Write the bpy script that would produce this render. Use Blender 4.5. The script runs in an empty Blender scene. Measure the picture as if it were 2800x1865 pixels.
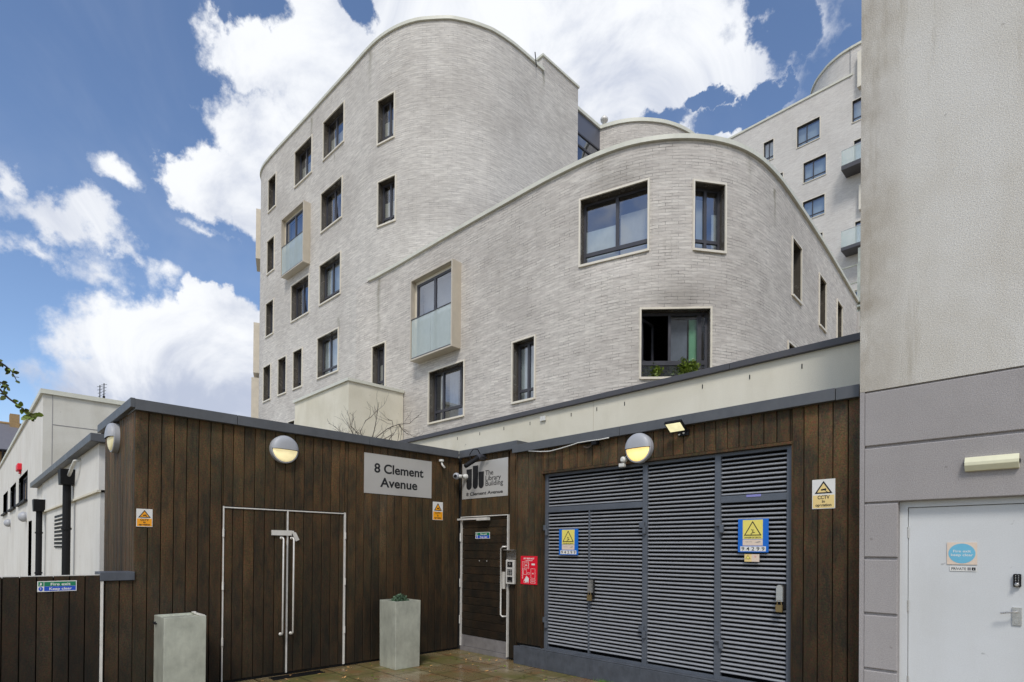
import bpy, math, random
from mathutils import Vector, Matrix
random.seed(7)
C = bpy.context.scene.collection
S = bpy.context.scene

# ------------------------------------------------------------------ camera
F, CY, PITCH, ROLL, YA = 1555.7, 559.87, .0064, .0081, .7973   # calibrated against the 2800x1865 photograph
YB = math.pi/2 - YA
EYE = Vector((0, 0, 1.6))
def lin(X, U, fw):
    cp, sp, cr, sr = math.cos(PITCH), math.sin(PITCH), math.cos(ROLL), math.sin(ROLL)
    x = X*cr - U*sr; up = X*sr + U*cr
    y = fw*cp - up*sp; z = fw*sp + up*cp
    return Vector((x*math.sin(YB) - y*math.cos(YB), x*math.sin(YA) + y*math.cos(YA), z))
def ray(px, py): return lin((px-1400)/F, -(py-932.5-CY)/F, 1.)
def on(ax, v, px, py):                      # where a sight line meets the plane axis = v
    r = ray(px, py); return EYE + r*((v-EYE[ax])/r[ax])
cam = bpy.data.cameras.new('camera'); cam.sensor_width = 36; cam.lens = 36*F/2800
cam.shift_y = CY/2800; cam.clip_start = .05; cam.clip_end = 2000
co = bpy.data.objects.new('camera', cam); C.objects.link(co); S.camera = co
R_, U_, F_ = lin(1, 0, 0), lin(0, 1, 0), lin(0, 0, 1)
co.matrix_world = Matrix(((R_.x, U_.x, -F_.x, EYE.x), (R_.y, U_.y, -F_.y, EYE.y), (R_.z, U_.z, -F_.z, EYE.z), (0, 0, 0, 1)))

# ------------------------------------------------------------------ exposure, sun, sky
S.view_settings.view_transform = 'Standard'; S.view_settings.look = 'None'
S.view_settings.exposure = 0.5; S.view_settings.gamma = 1
SUN_DIR = Vector((.42, -.50, .80)).normalized()
sl = bpy.data.lights.new('sun', 'SUN'); sl.energy = 1.5; sl.angle = math.radians(14); sl.color = (1, .96, .9)
so = bpy.data.objects.new('sun', sl); C.objects.link(so); so.rotation_euler = SUN_DIR.to_track_quat('Z', 'Y').to_euler()
so.location = (0, 0, 60)
S.cycles.max_bounces = 6; S.cycles.diffuse_bounces = 3; S.cycles.glossy_bounces = 3; S.cycles.transparent_max_bounces = 10
w = bpy.data.worlds.new('World'); S.world = w; w.use_nodes = True
wn, wl = w.node_tree.nodes, w.node_tree.links
wn.clear()
def N(t, **k):
    n = wn.new(t)
    for a, b in k.items(): setattr(n, a, b)
    return n
def mth(op, a, b=None, c=None, clamp=False):
    n = wn.new('ShaderNodeMath'); n.operation = op; n.use_clamp = clamp
    for i, v in enumerate((a, b, c)):
        if v is None: continue
        if isinstance(v, (int, float)): n.inputs[i].default_value = v
        else: wl.new(v, n.inputs[i])
    return n.outputs[0]
def mrange(v, a, b, c=0, d=1, sm=True):
    n = wn.new('ShaderNodeMapRange'); n.interpolation_type = 'SMOOTHSTEP' if sm else 'LINEAR'
    wl.new(v, n.inputs[0])
    for i, x in enumerate((a, b, c, d)): n.inputs[i+1].default_value = x
    return n.outputs[0]
sky = N('ShaderNodeTexSky', sky_type='NISHITA', sun_disc=False)
sky.sun_elevation = math.asin(SUN_DIR.z); sky.sun_rotation = math.atan2(SUN_DIR.x, SUN_DIR.y)
sky.air_density = 1.0; sky.dust_density = .35; sky.ozone_density = 2.0
tc = N('ShaderNodeTexCoord'); D = tc.outputs['Generated']
wpn = N('ShaderNodeTexNoise'); wl.new(D, wpn.inputs['Vector']); wpn.inputs['Scale'].default_value = 7; wpn.inputs['Detail'].default_value = 10; wpn.inputs['Roughness'].default_value = .62
ws = N('ShaderNodeVectorMath', operation='SUBTRACT'); wl.new(wpn.outputs['Color'], ws.inputs[0]); ws.inputs[1].default_value = (.5, .5, .5)
wm = N('ShaderNodeVectorMath', operation='SCALE'); wl.new(ws.outputs[0], wm.inputs[0]); wm.inputs['Scale'].default_value = .16
wa = N('ShaderNodeVectorMath', operation='ADD'); wl.new(D, wa.inputs[0]); wl.new(wm.outputs[0], wa.inputs[1]); DW = wa.outputs[0]   # billowed bearings
def blob(px, py, rx, ry, rot=0):            # a cloud lobe at a fixed bearing and height in the sky
    d = ray(px*1.1895, py*1.1895).normalized()
    q = d.to_track_quat('Z', 'Y')
    m = wn.new('ShaderNodeMapping'); m.vector_type = 'TEXTURE'
    wl.new(DW, m.inputs[0]); m.inputs[1].default_value = d
    right = Vector((0, 0, 1)).cross(-d).normalized(); up = (-d).cross(right)
    ca, sa = math.cos(rot), math.sin(rot)
    r2 = right*ca + up*sa; u2 = up*ca - right*sa
    M = Matrix((r2, u2, -d)).transposed()
    m.inputs[2].default_value = M.to_euler()
    k = 1/1308*math.cos(math.atan(math.hypot(px-1177, py-1255)/1308))**1.5
    m.inputs[3].default_value = (rx*k, ry*k, 1.2)
    l = wn.new('ShaderNodeVectorMath'); l.operation = 'LENGTH'; wl.new(m.outputs[0], l.inputs[0])
    return l.outputs['Value']
def noise(scale, det=6, rough=.55, dist=0, off=(0, 0, 0)):
    m = wn.new('ShaderNodeMapping'); wl.new(D, m.inputs[0]); m.inputs[1].default_value = off
    n = wn.new('ShaderNodeTexNoise'); wl.new(m.outputs[0], n.inputs['Vector'])
    n.inputs['Scale'].default_value = scale; n.inputs['Detail'].default_value = det
    n.inputs['Roughness'].default_value = rough; n.inputs['Distortion'].default_value = dist
    return n.outputs['Fac']
# (x, y, rx, ry, weight, rotation) of each lobe, bearing given on the photograph's grid
LOBES = [(860, 190, 380, 300, 2.4, 0), (600, 330, 150, 120, 2.2, 0), (470, 400, 100, 90, 2, 0), (640, 480, 230, 80, 1.8, -.5), (700, 60, 190, 110, 2.2, 0), (600, 130, 140, 115, 2.2, 0),
 (1250, 120, 420, 260, 2.2, 0), (1480, 170, 270, 240, 1.5, 0), (1660, 190, 260, 180, 1.3, .3), (1770, 110, 130, 120, .95, 0),
 (1560, 40, 260, 90, 1.2, 0), (1810, 150, 180, 60, .8, .6), (1860, 60, 120, 100, .7, 0), (1650, 300, 230, 70, .6, 0),
 (430, 830, 300, 160, 2.4, 0), (492, 695, 80, 75, 2.4, 0), (560, 750, 110, 90, 2.2, 0), (280, 800, 120, 110, 1.6, 0), (330, 720, 130, 60, .6, .4),
 (430, 930, 330, 120, 1.6, 0), (520, 900, 200, 200, 2., 0),
 (120, 530, 200, 58, .85, -.05), (250, 540, 115, 72, 1.1, 0), (60, 580, 90, 45, .6, 0), (290, 415, 75, 56, .8, .1), (15, 430, 46, 80, .8, 0),
 (230, 622, 80, 44, .42, 0), (390, 628, 60, 42, .45, 0), (305, 575, 80, 30, .5, -.5), (480, 500, 70, 24, .4, 0), (140, 600, 100, 28, .3, 0)]
dens = None
for (x, y, rx, ry, wt, rt) in LOBES:
    v = mth('MULTIPLY', mth('SUBTRACT', 1.0, blob(x, y, rx, ry, rt)), wt)
    dens = v if dens is None else mth('SMOOTH_MAX', dens, v, .12)
# clouds of the rest of the sky, kept out of the part facing the flats
fwd = lin(0, .55, 1).normalized()
dp = wn.new('ShaderNodeVectorMath'); dp.operation = 'DOT_PRODUCT'; wl.new(D, dp.inputs[0]); dp.inputs[1].default_value = fwd
away = mrange(dp.outputs['Value'], .72, .35)
gen = mth('ADD', mth('MULTIPLY', mth('SUBTRACT', noise(2.2, 4), .40), 3.0), mth('MULTIPLY', mth('SUBTRACT', away, 1.0), 3.0))
dens = mth('MAXIMUM', dens, gen)
n1 = noise(9, 10, .62, .25); n2 = noise(26, 8, .6, .2, (3, 1, 2))
dn = mth('ADD', dens, mth('ADD', mth('MULTIPLY', mth('SUBTRACT', n1, .5), 1.15), mth('MULTIPLY', mth('SUBTRACT', n2, .5), .8)))
for (x, y, rx, ry) in ((806, -12, 66, 60), (520, -20, 110, 70), (1530, 260, 80, 34), (1820, 60, 70, 110), (1720, 250, 110, 30), (1640, 210, 50, 24)):
    dn = mth('MINIMUM', dn, mth('ADD', mth('MULTIPLY', mth('SUBTRACT', blob(x, y, rx, ry), 1.0), 1.6), mth('MULTIPLY', mth('SUBTRACT', n1, .42), 1.6)))
alpha = mrange(mth('SUBTRACT', dn, .14), -.10, .46)
# lit tops and greyer bellies
sh = mth('ADD', mth('MULTIPLY', mth('SUBTRACT', noise(5.5, 8, .60, .6, (1, 5, 2)), .5), 1.9), .78)
for (x, y, rx, ry, a) in ((1080, 330, 420, 190, .20), (640, 470, 260, 110, .22), (440, 950, 420, 120, .42), (1650, 240, 420, 260, .24), (1400, 120, 330, 150, .20)):
    sh = mth('SUBTRACT', sh, mth('MULTIPLY', mrange(blob(x, y, rx, ry), 1.1, .1), a))
shf = mrange(sh, .25, .95)
cm = N('ShaderNodeMixRGB'); wl.new(shf, cm.inputs[0]); cm.inputs[1].default_value = (3.7, 4.1, 5.1, 1); cm.inputs[2].default_value = (6.9, 7.05, 7.3, 1)
# thin high veil
veil = mth('MULTIPLY', mrange(noise(2.6, 5, .55, .8, (7, 2, 1)), .45, .78), .16)
alpha2 = mth('MAXIMUM', alpha, veil)
sk = N('ShaderNodeMixRGB', blend_type='MULTIPLY'); sk.inputs[0].default_value = 1
wl.new(sky.outputs[0], sk.inputs[1]); sk.inputs[2].default_value = (1.06, 1.08, 1.15, 1)
mx = N('ShaderNodeMixRGB'); wl.new(alpha2, mx.inputs[0]); wl.new(sk.outputs[0], mx.inputs[1]); wl.new(cm.outputs[0], mx.inputs[2])
bg = N('ShaderNodeBackground'); wl.new(mx.outputs[0], bg.inputs[0]); bg.inputs[1].default_value = .1
wo = N('ShaderNodeOutputWorld'); wl.new(bg.outputs[0], wo.inputs[0])

# ------------------------------------------------------------------ materials
def lc(h):                                   # sRGB 0-255 -> linear
    return tuple((c/255/12.92 if c/255 <= .04045 else ((c/255+.055)/1.055)**2.4) for c in h) + (1,)
MATS = {}
class NT:
    def __init__(s, name):
        s.m = bpy.data.materials.new(name); s.m.use_nodes = True; s.t = s.m.node_tree
        s.b = s.t.nodes['Principled BSDF']; s.out = s.t.nodes['Material Output']; s.co = None
    def n(s, t, **k):
        x = s.t.nodes.new(t)
        for a, b in k.items(): setattr(x, a, b)
        return x
    def l(s, a, b): s.t.links.new(a, b)
    def coord(s, kind='Object', scale=(1, 1, 1), loc=(0, 0, 0)):
        if s.co is None: s.co = s.n('ShaderNodeTexCoord')
        m = s.n('ShaderNodeMapping'); s.l(s.co.outputs[kind], m.inputs[0]); m.inputs[3].default_value = scale; m.inputs[1].default_value = loc
        return m.outputs[0]
    def noise(s, vec, scale, det=5, rough=.55, dist=0):
        x = s.n('ShaderNodeTexNoise'); s.l(vec, x.inputs['Vector']); x.inputs['Scale'].default_value = scale
        x.inputs['Detail'].default_value = det; x.inputs['Roughness'].default_value = rough; x.inputs['Distortion'].default_value = dist
        return x.outputs['Fac']
    def ramp(s, v, stops):
        r = s.n('ShaderNodeValToRGB'); s.l(v, r.inputs[0]); e = r.color_ramp.elements
        while len(e) < len(stops): e.new(.5)
        for i, (p, c) in enumerate(stops): e[i].position = p; e[i].color = c if len(c) == 4 else tuple(c)+(1,)
        return r.outputs[0]
    def mix(s, f, a, b, mode='MIX'):
        x = s.n('ShaderNodeMixRGB', blend_type=mode)
        for i, v in enumerate((f, a, b)):
            if isinstance(v, (int, float)): x.inputs[i].default_value = v if i == 0 else (v, v, v, 1)
            elif isinstance(v, tuple): x.inputs[i].default_value = v
            else: s.l(v, x.inputs[i])
        return x.outputs[0]
    def mr(s, v, a, b, c=0, d=1):
        x = s.n('ShaderNodeMapRange'); s.l(v, x.inputs[0])
        for i, q in enumerate((a, b, c, d)): x.inputs[i+1].default_value = q
        return x.outputs[0]
    def math(s, op, a, b):
        x = s.n('ShaderNodeMath', operation=op)
        for i, v in enumerate((a, b)):
            if isinstance(v, (int, float)): x.inputs[i].default_value = v
            else: s.l(v, x.inputs[i])
        return x.outputs[0]
    def bump(s, h, st, dist=.01, nrm=None):
        x = s.n('ShaderNodeBump'); s.l(h, x.inputs['Height']); x.inputs['Strength'].default_value = st; x.inputs['Distance'].default_value = dist
        if nrm is not None: s.l(nrm, x.inputs['Normal'])
        return x.outputs[0]
    def fin(s, col=None, rough=None, nrm=None, metal=None, spec=None):
        if col is not None:
            if isinstance(col, tuple): s.b.inputs['Base Color'].default_value = col
            else: s.l(col, s.b.inputs['Base Color'])
        if rough is not None:
            if isinstance(rough, (int, float)): s.b.inputs['Roughness'].default_value = rough
            else: s.l(rough, s.b.inputs['Roughness'])
        if nrm is not None: s.l(nrm, s.b.inputs['Normal'])
        if metal is not None: s.b.inputs['Metallic'].default_value = metal
        if spec is not None: s.b.inputs['Specular IOR Level'].default_value = spec
        return s.m

def mat_plain(name, col, rough=.5, metal=0, var=.12, scale=6, spec=.5, bump=.0):
    t = NT(name); v = t.noise(t.coord(), scale, 6, .6)
    v2 = t.noise(t.coord(scale=(1, 1, .35)), scale*4.3, 4, .6)
    f = t.mr(t.math('ADD', t.math('MULTIPLY', v, .7), t.math('MULTIPLY', v2, .3)), .3, .7, 1-var, 1+var)
    c = t.mix(1, col, f, 'MULTIPLY')
    n = t.bump(v2, bump, .004) if bump else None
    return t.fin(c, t.mr(v, .3, .7, max(.05, rough-.08), min(1, rough+.1)), n, metal, spec)

def mat_brick(name, base, dark, mort, bl=.292, bh=.0705, stain=1.0, streaks=()):
    t = NT(name); uv = t.coord('UV')
    b = t.n('ShaderNodeTexBrick'); b.offset = .5; t.l(uv, b.inputs['Vector'])
    # courses wander a little, as laid brick does
    wv = t.noise(uv, 1.1, 3, .5)
    jit = t.n('ShaderNodeVectorMath', operation='ADD'); t.l(uv, jit.inputs[0])
    cx = t.n('ShaderNodeCombineXYZ'); t.l(t.mr(t.noise(uv, 7, 2), .3, .7, -.006, .006), cx.inputs[1]); t.l(cx.outputs[0], jit.inputs[1])
    t.l(jit.outputs[0], b.inputs['Vector'])
    b.inputs['Scale'].default_value = 1; b.inputs['Brick Width'].default_value = bl; b.inputs['Row Height'].default_value = bh
    b.inputs['Mortar Size'].default_value = .0045; b.inputs['Mortar Smooth'].default_value = .25; b.inputs['Bias'].default_value = 0
    b.inputs['Color1'].default_value = (0, 0, 0, 1); b.inputs['Color2'].default_value = (1, 1, 1, 1); b.inputs['Mortar'].default_value = (.5, .5, .5, 1)
    per = t.mix(b.outputs['Color'], dark, base)
    # streaky soiling that runs along the courses, and larger cloudy patches
    st = t.noise(t.coord('UV', (1.0, 6.5, 1)), 2.6, 8, .68, .3)
    g1 = t.noise(t.coord('UV', (1, 1, 1)), .45, 5, .6)
    col = t.mix(t.mr(st, .36, .68, .0, .55*stain), per, lc((128, 122, 117)))
    col = t.mix(t.mr(g1, .42, .68, 0, .40*stain), col, lc((150, 143, 136)))
    fine = t.noise(t.coord('UV', (1, 3, 1)), 38, 3, .7)
    col = t.mix(t.mr(fine, .56, .72, 0, .30), col, lc((95, 89, 86)))
    # joints: only some of them read dark
    jv = t.noise(t.coord('UV', (1, 1.6, 1)), 2.2, 5, .65)
    jf = t.math('MULTIPLY', b.outputs['Fac'], t.mr(jv, .45, .64, .06, .95))
    col = t.mix(jf, col, mort)
    ds = t.noise(t.coord('UV', (3.2, 14.2, 1)), 1.6, 4, .75)                # shadow under proud bricks, painted in as dark dashes
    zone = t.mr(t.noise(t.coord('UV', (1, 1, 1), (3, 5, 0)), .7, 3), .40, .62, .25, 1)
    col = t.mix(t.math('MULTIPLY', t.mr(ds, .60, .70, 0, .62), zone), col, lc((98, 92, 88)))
    ys = t.noise(t.coord('UV', (7, .5, 1)), .8, 4, .7)
    col = t.mix(t.mr(ys, .62, .80, 0, .28*stain), col, lc((122, 118, 92)))
    if streaks:                              # water runs below joints in the coping
        sx = t.n('ShaderNodeSeparateXYZ'); t.l(uv, sx.inputs[0]); wob = t.mr(t.noise(t.coord('UV', (1, .8, 1)), 2.5, 4, .6), .3, .7, -.07, .07)
        for (u_, za, zb, wd, stg) in streaks:
            d = t.math('ABSOLUTE', t.math('ADD', t.math('SUBTRACT', sx.outputs[0], u_), wob), 0)
            f = t.math('MULTIPLY', t.mr(d, 0, wd, stg, 0), t.mr(sx.outputs[1], zb, za, 0, 1))
            f = t.math('MULTIPLY', f, t.mr(sx.outputs[1], za+.02, za+.05, 1, 0))
            col = t.mix(f, col, lc((112, 108, 84)))
    h = t.math('ADD', t.math('MULTIPLY', b.outputs['Fac'], -1.0), t.math('MULTIPLY', fine, .35))
    h = t.math('ADD', h, t.math('MULTIPLY', t.mix(0, b.outputs['Color'], 0.), .5))
    return t.fin(col, .88, t.bump(h, .55, .012), spec=.25)

def mat_render(name, base, stain, sc=1.0, amt=.5, grain=.10, bump=.25, streak=.35, edge=False):
    t = NT(name); o = t.coord()
    a = t.noise(o, .55*sc, 6, .62, .4); bb = t.noise(t.coord(scale=(1, 1, .22)), 1.9*sc, 6, .65)
    g = t.noise(o, 140, 2, .7)
    c = t.mix(t.mr(a, .42, .68, 0, amt), base, stain)
    c = t.mix(t.mr(bb, .48, .74, 0, streak), c, stain)
    c = t.mix(1, c, t.mr(g, .3, .7, 1-grain, 1+grain), 'MULTIPLY')
    if edge:                                 # grime gathered along the exposed corner
        sx = t.n('ShaderNodeSeparateXYZ'); t.l(o, sx.inputs[0])
        e = t.math('MULTIPLY', t.mr(sx.outputs[0], -1.41, -1.05, .75, 0), t.mr(t.noise(t.coord(scale=(1, 1, .6)), 1.6, 5, .65), .35, .6, 0, 1))
        c = t.mix(e, c, lc((124, 108, 84)))
        c = t.mix(t.mr(t.noise(t.coord(scale=(3, 3, .25), loc=(3, 1, 0)), 1.7, 6, .7), .55, .72, 0, .5), c, lc((140, 128, 104)))
    sp = t.noise(o, 9, 2, .5)
    c = t.mix(t.mr(sp, .735, .76, 0, .35), c, lc((80, 74, 66)))
    return t.fin(c, .9, t.bump(g, bump, .003), spec=.2)

def mat_wood(name, hue=1.0, val=1.0, horiz=False, wet=.0):
    t = NT(name); o = t.coord()
    at = t.n('ShaderNodeAttribute', attribute_name='Tint'); tv = at.outputs['Fac']
    off = t.n('ShaderNodeVectorMath', operation='ADD'); t.l(o, off.inputs[0])
    cx = t.n('ShaderNodeCombineXYZ'); t.l(t.math('MULTIPLY', tv, 37.), cx.inputs[2]); t.l(cx.outputs[0], off.inputs[1])
    mp = t.n('ShaderNodeMapping'); t.l(off.outputs[0], mp.inputs[0]); mp.inputs[3].default_value = (1, 1, 12) if horiz else (11, 11, .9)
    gr = t.noise(mp.outputs[0], 6, 8, .68, .3)
    mp2 = t.n('ShaderNodeMapping'); t.l(off.outputs[0], mp2.inputs[0]); mp2.inputs[3].default_value = (2.2, 2.2, .7)
    bl = t.noise(mp2.outputs[0], 2.0, 5, .6)
    speck = t.noise(o, 62, 4, .9)
    V = val
    k = lambda r, g, b: (r*V, g*V, b*V, 1)
    c = t.ramp(gr, [(.25, k(.017, .012, .006)), (.48, k(.042, .029, .014)), (.75, k(.090, .062, .030))])
    c = t.mix(t.mr(bl, .42, .62, 0, .80), c, k(.128, .070, .027))            # orange-brown patches
    gp = t.noise(t.coord(scale=(1, 1, .5), loc=(4, 9, 2)), 1.3, 5, .6)
    c = t.mix(t.mr(gp, .50, .70, 0, .55), c, k(.060, .056, .028))            # greenish bloom
    wp = t.noise(t.coord(scale=(1, 1, .35), loc=(14, 3, 7)), 1.0, 4, .6)
    c = t.mix(t.mr(wp, .52, .72, 0, .38), c, k(.105, .088, .070))            # weathered grey
    c = t.mix(1, c, t.mr(tv, 0, 1, .80, 1.20), 'MULTIPLY')
    c = t.mix(1, c, t.mr(speck, .3, .7, .30, 1.85), 'MULTIPLY')
    s3 = t.noise(t.coord(scale=(1, 1, .45), loc=(9, 2, 3)), 11, 5, .7)
    c = t.mix(t.mr(s3, .50, .66, 0, .55), c, k(.110, .056, .018))
    s4 = t.noise(t.coord(scale=(1, 1, .45), loc=(2, 12, 5)), 8, 5, .7)
    c = t.mix(t.mr(s4, .52, .68, 0, .50), c, k(.016, .018, .012))
    s2 = t.noise(t.coord(loc=(1, 2, 3)), 48, 3, .9)
    c = t.mix(1, c, t.ramp(s2, [(.32, (.70, 1.22, .7)), (.5, (1, 1, 1)), (.68, (1.45, .82, .78))]), 'MULTIPLY')
    # boards run darker towards the foot, lighter towards the top
    sx = t.n('ShaderNodeSeparateXYZ'); t.l(o, sx.inputs[0])
    dn = t.math('ADD', sx.outputs[2], t.mr(wp, .3, .7, -.7, .7))
    c = t.mix(1, c, t.mr(dn, .2, 2.9, .42, 1.6), 'MULTIPLY')
    h = t.math('ADD', gr, t.math('MULTIPLY', speck, .5))
    return t.fin(c, t.mr(gr, .3, .7, .62, .82), t.bump(h, .35, .004), spec=.35)

M = {}
M['cream'] = mat_render('cream_render', lc((226, 220, 202)), lc((192, 184, 160)), 1, .5)
M['cream_g'] = mat_render('cream_grey_render', lc((214, 211, 200)), lc((178, 172, 156)), 1.2, .5)
M['white_r'] = mat_render('white_render', lc((225, 222, 214)), lc((196, 190, 178)), 1.2, .4)
M['tan_r'] = mat_render('stained_roughcast', lc((211, 208, 201)), lc((182, 174, 158)), 1.0, .5, .30, 1.0, edge=True)
M['grey_r'] = mat_render('grey_painted_render', lc((167, 162, 160)), lc((148, 143, 140)), 1.3, .5, .22, .8, .35)
M['coping'] = mat_plain('coping_metal', lc((212, 211, 196)), .45, 0, .10, 3)
M['surround'] = mat_plain('window_surround_metal', lc((228, 220, 202)), .38, .1, .08, 4)
M['jframe'] = mat_plain('balcony_box_metal', lc((200, 190, 172)), .38, .2, .08, 4)
M['liner'] = mat_plain('dark_window_reveal', lc((118, 111, 100)), .22, .55, .15, 5)
M['frame'] = mat_plain('dark_window_frame', lc((66, 66, 72)), .4, 0, .1, 5)
M['fascia'] = mat_plain('zinc_fascia', lc((90, 92, 95)), .5, .1, .16, 5, bump=.1)
M['fascia_d'] = mat_plain('dark_coping', lc((80, 79, 82)), .5, .05, .14, 4)
M['louvre'] = mat_plain('louvre_metal', lc((158, 160, 164)), .38, .15, .08, 6)
M['louvre_f'] = mat_plain('louvre_frame_metal', lc((94, 99, 107)), .42, .2, .12, 5)
M['plinth'] = mat_plain('plinth_metal', lc((84, 88, 95)), .5, .2, .3, 7, bump=.2)
M['black'] = mat_plain('black_void', (.012, .012, .012, 1), .9)
M['blackp'] = mat_plain('black_plastic', lc((22, 22, 24)), .6, 0, .15, 9, spec=.25)
M['alu'] = mat_plain('brushed_aluminium', lc((222, 218, 210)), .38, .2, .14, 14)
M['steel'] = mat_plain('stainless_steel', lc((198, 195, 190)), .28, .8, .08, 14)
M['galv'] = mat_plain('galvanised_steel', lc((186, 188, 173)), .36, .30, .30, 4, bump=.08)
M['whitep'] = mat_plain('white_plastic', lc((214, 213, 206)), .45, 0, .07, 9)
M['greyp'] = mat_plain('grey_plastic', lc((170, 172, 176)), .42, 0, .06, 9)
M['doorw'] = mat_render('white_painted_door', lc((212, 214, 214)), lc((192, 191, 186)), 1.1, .4, .05, .05, .35)
M['wood'] = mat_wood('weathered_timber_boards', val=.66)
M['wood_d'] = mat_wood('dark_timber_boards', val=.42)
M['wood_h'] = mat_wood('dark_timber_door_boards', val=.34, horiz=True)
M['kick'] = mat_plain('kick_plate', lc((150, 146, 146)), .45, .4, .2, 9)
M['brass'] = mat_plain('padlock_brass', lc((150, 128, 88)), .4, .7)
M['ink'] = mat_plain('black_ink', lc((28, 28, 30)), .6, 0, .02)
M['sign_m'] = mat_plain('sign_aluminium', lc((205, 202, 196)), .33, .35, .05, 2)
M['yellow'] = mat_plain('sign_yellow', lc((238, 222, 110)), .5, 0, .04)
M['pale_y'] = mat_plain('sign_faded_yellow', lc((236, 208, 138)), .5, 0, .06)
M['orange'] = mat_plain('sign_orange', lc((248, 166, 20)), .5, 0, .05)
M['signw'] = mat_plain('sign_white', lc((228, 226, 220)), .5, 0, .04)
M['signcr'] = mat_plain('sign_cream', lc((226, 206, 186)), .5, 0, .08)
M['blue'] = mat_plain('sign_blue', lc((10, 104, 200)), .45, 0, .05)
M['blue2'] = mat_plain('sign_deep_blue', lc((28, 78, 190)), .45, 0, .05)
M['green'] = mat_plain('sign_green', lc((20, 122, 84)), .45, 0, .05)
M['red'] = mat_plain('sign_red', lc((226, 22, 48)), .45, 0, .05)
M['cyan'] = mat_plain('sign_faded_blue', lc((112, 186, 214)), .5, 0, .08)
M['lilac'] = mat_plain('sticker_lilac', lc((140, 140, 200)), .5)
M['slate'] = mat_plain('roof_slate', lc((112, 110, 114)), .6, 0, .2, 9)
M['stockb'] = mat_plain('stock_brick', lc((160, 132, 92)), .85, 0, .25, 9)
M['panelg'] = mat_plain('grey_cladding_panel', lc((104, 106, 116)), .4, .3, .05, 2)
M['leaf'] = mat_plain('leaf_green', (.16, .22, .025, 1), .55, 0, .35, 20)
M['leafd'] = mat_plain('leaf_olive', (.10, .12, .025, 1), .55, 0, .35, 20)
M['plantg'] = mat_plain('plant_grey_green', (.10, .17, .10, 1), .6, 0, .35, 30)
M['twig'] = mat_plain('bare_twig', (.06, .045, .035, 1), .8)
M['grass'] = mat_plain('grass_blade', (.13, .26, .03, 1), .6, 0, .3, 20)
M['curtain'] = mat_plain('curtain_fabric', lc((196, 204, 206)), .8, 0, .1, 5)
M['net'] = mat_plain('grey_net_curtain', lc((138, 142, 156)), .8, 0, .1, 5)
M['blind_and_reflection'] = mat_plain('blind_reflection_sheet', lc((214, 208, 196)), .8, 0, .08, 5)  # for blinds, and for pale sheets that imitate reflections in the panes
M['curt_g'] = mat_plain('green_curtain', lc((150, 214, 170)), .8, 0, .1, 5)
M['soil'] = mat_plain('soil', (.03, .022, .015, 1), .9)
M['dead'] = mat_plain('fallen_leaf', lc((196, 150, 92)), .7, 0, .3, 30)

def glass(name, tint, base, gl=(.95, .97, 1, 1), rough=.02):
    m = bpy.data.materials.new(name); m.use_nodes = True; t = m.node_tree; t.nodes.clear()
    o = t.nodes.new('ShaderNodeOutputMaterial'); mx = t.nodes.new('ShaderNodeMixShader')
    tr = t.nodes.new('ShaderNodeBsdfTransparent'); tr.inputs[0].default_value = tint
    g = t.nodes.new('ShaderNodeBsdfGlossy'); g.inputs[0].default_value = gl; g.inputs[1].default_value = rough
    lw = t.nodes.new('ShaderNodeLayerWeight'); lw.inputs[0].default_value = .5
    fr = t.nodes.new('ShaderNodeMath'); fr.operation = 'POWER'; t.links.new(lw.outputs['Facing'], fr.inputs[0]); fr.inputs[1].default_value = 4
    a = t.nodes.new('ShaderNodeMath'); a.operation = 'ADD'; a.use_clamp = True; a.inputs[1].default_value = base
    # panes are never quite flat
    tc = t.nodes.new('ShaderNodeTexCoord'); n = t.nodes.new('ShaderNodeTexNoise'); n.inputs['Scale'].default_value = .8; n.inputs['Detail'].default_value = 1
    b = t.nodes.new('ShaderNodeBump'); b.inputs['Strength'].default_value = .12; b.inputs['Distance'].default_value = .05
    t.links.new(tc.outputs['Object'], n.inputs['Vector']); t.links.new(n.outputs['Fac'], b.inputs['Height']); t.links.new(b.outputs[0], g.inputs['Normal'])
    t.links.new(fr.outputs[0], a.inputs[0]); t.links.new(a.outputs[0], mx.inputs[0]); t.links.new(tr.outputs[0], mx.inputs[1]); t.links.new(g.outputs[0], mx.inputs[2]); t.links.new(mx.outputs[0], o.inputs[0])
    return m
M['glass'] = glass('window_glass', (.80, .84, .83, 1), .26, (.80, .84, .93, 1))
def frosted(name, col, alpha):
    m = bpy.data.materials.new(name); m.use_nodes = True; t = m.node_tree; b = t.nodes['Principled BSDF']
    b.inputs['Base Color'].default_value = col; b.inputs['Roughness'].default_value = .12; b.inputs['Alpha'].default_value = alpha
    n = t.nodes.new('ShaderNodeTexNoise'); n.inputs['Scale'].default_value = 3
    r = t.nodes.new('ShaderNodeMapRange'); r.inputs[3].default_value = alpha-.06; r.inputs[4].default_value = alpha+.06
    t.links.new(n.outputs['Fac'], r.inputs[0]); t.links.new(r.outputs[0], b.inputs['Alpha'])
    return m
M['balglass'] = frosted('green_balustrade_glass', lc((212, 224, 220)), .42)
def emis(name, col, st, base=(.8, .8, .8, 1)):
    t = NT(name); v = t.noise(t.coord(), 14, 3)
    t.b.inputs['Emission Color'].default_value = col
    t.l(t.mr(v, .3, .7, st*.85, st*1.15), t.b.inputs['Emission Strength'])
    return t.fin(base, .4)
M['lamp'] = emis('lit_warm_diffuser', (1, .68, .22, 1), .72, lc((240, 220, 160)))
M['lamp1'] = emis('pale_warm_diffuser', (1, .82, .45, 1), .42, lc((235, 225, 175)))
M['lamp2'] = emis('dim_diffuser', (1, .85, .5, 1), .12, lc((225, 215, 170)))
M['led'] = emis('lit_flood_panel', (1, .93, .55, 1), .55, lc((240, 235, 200)))

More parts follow.
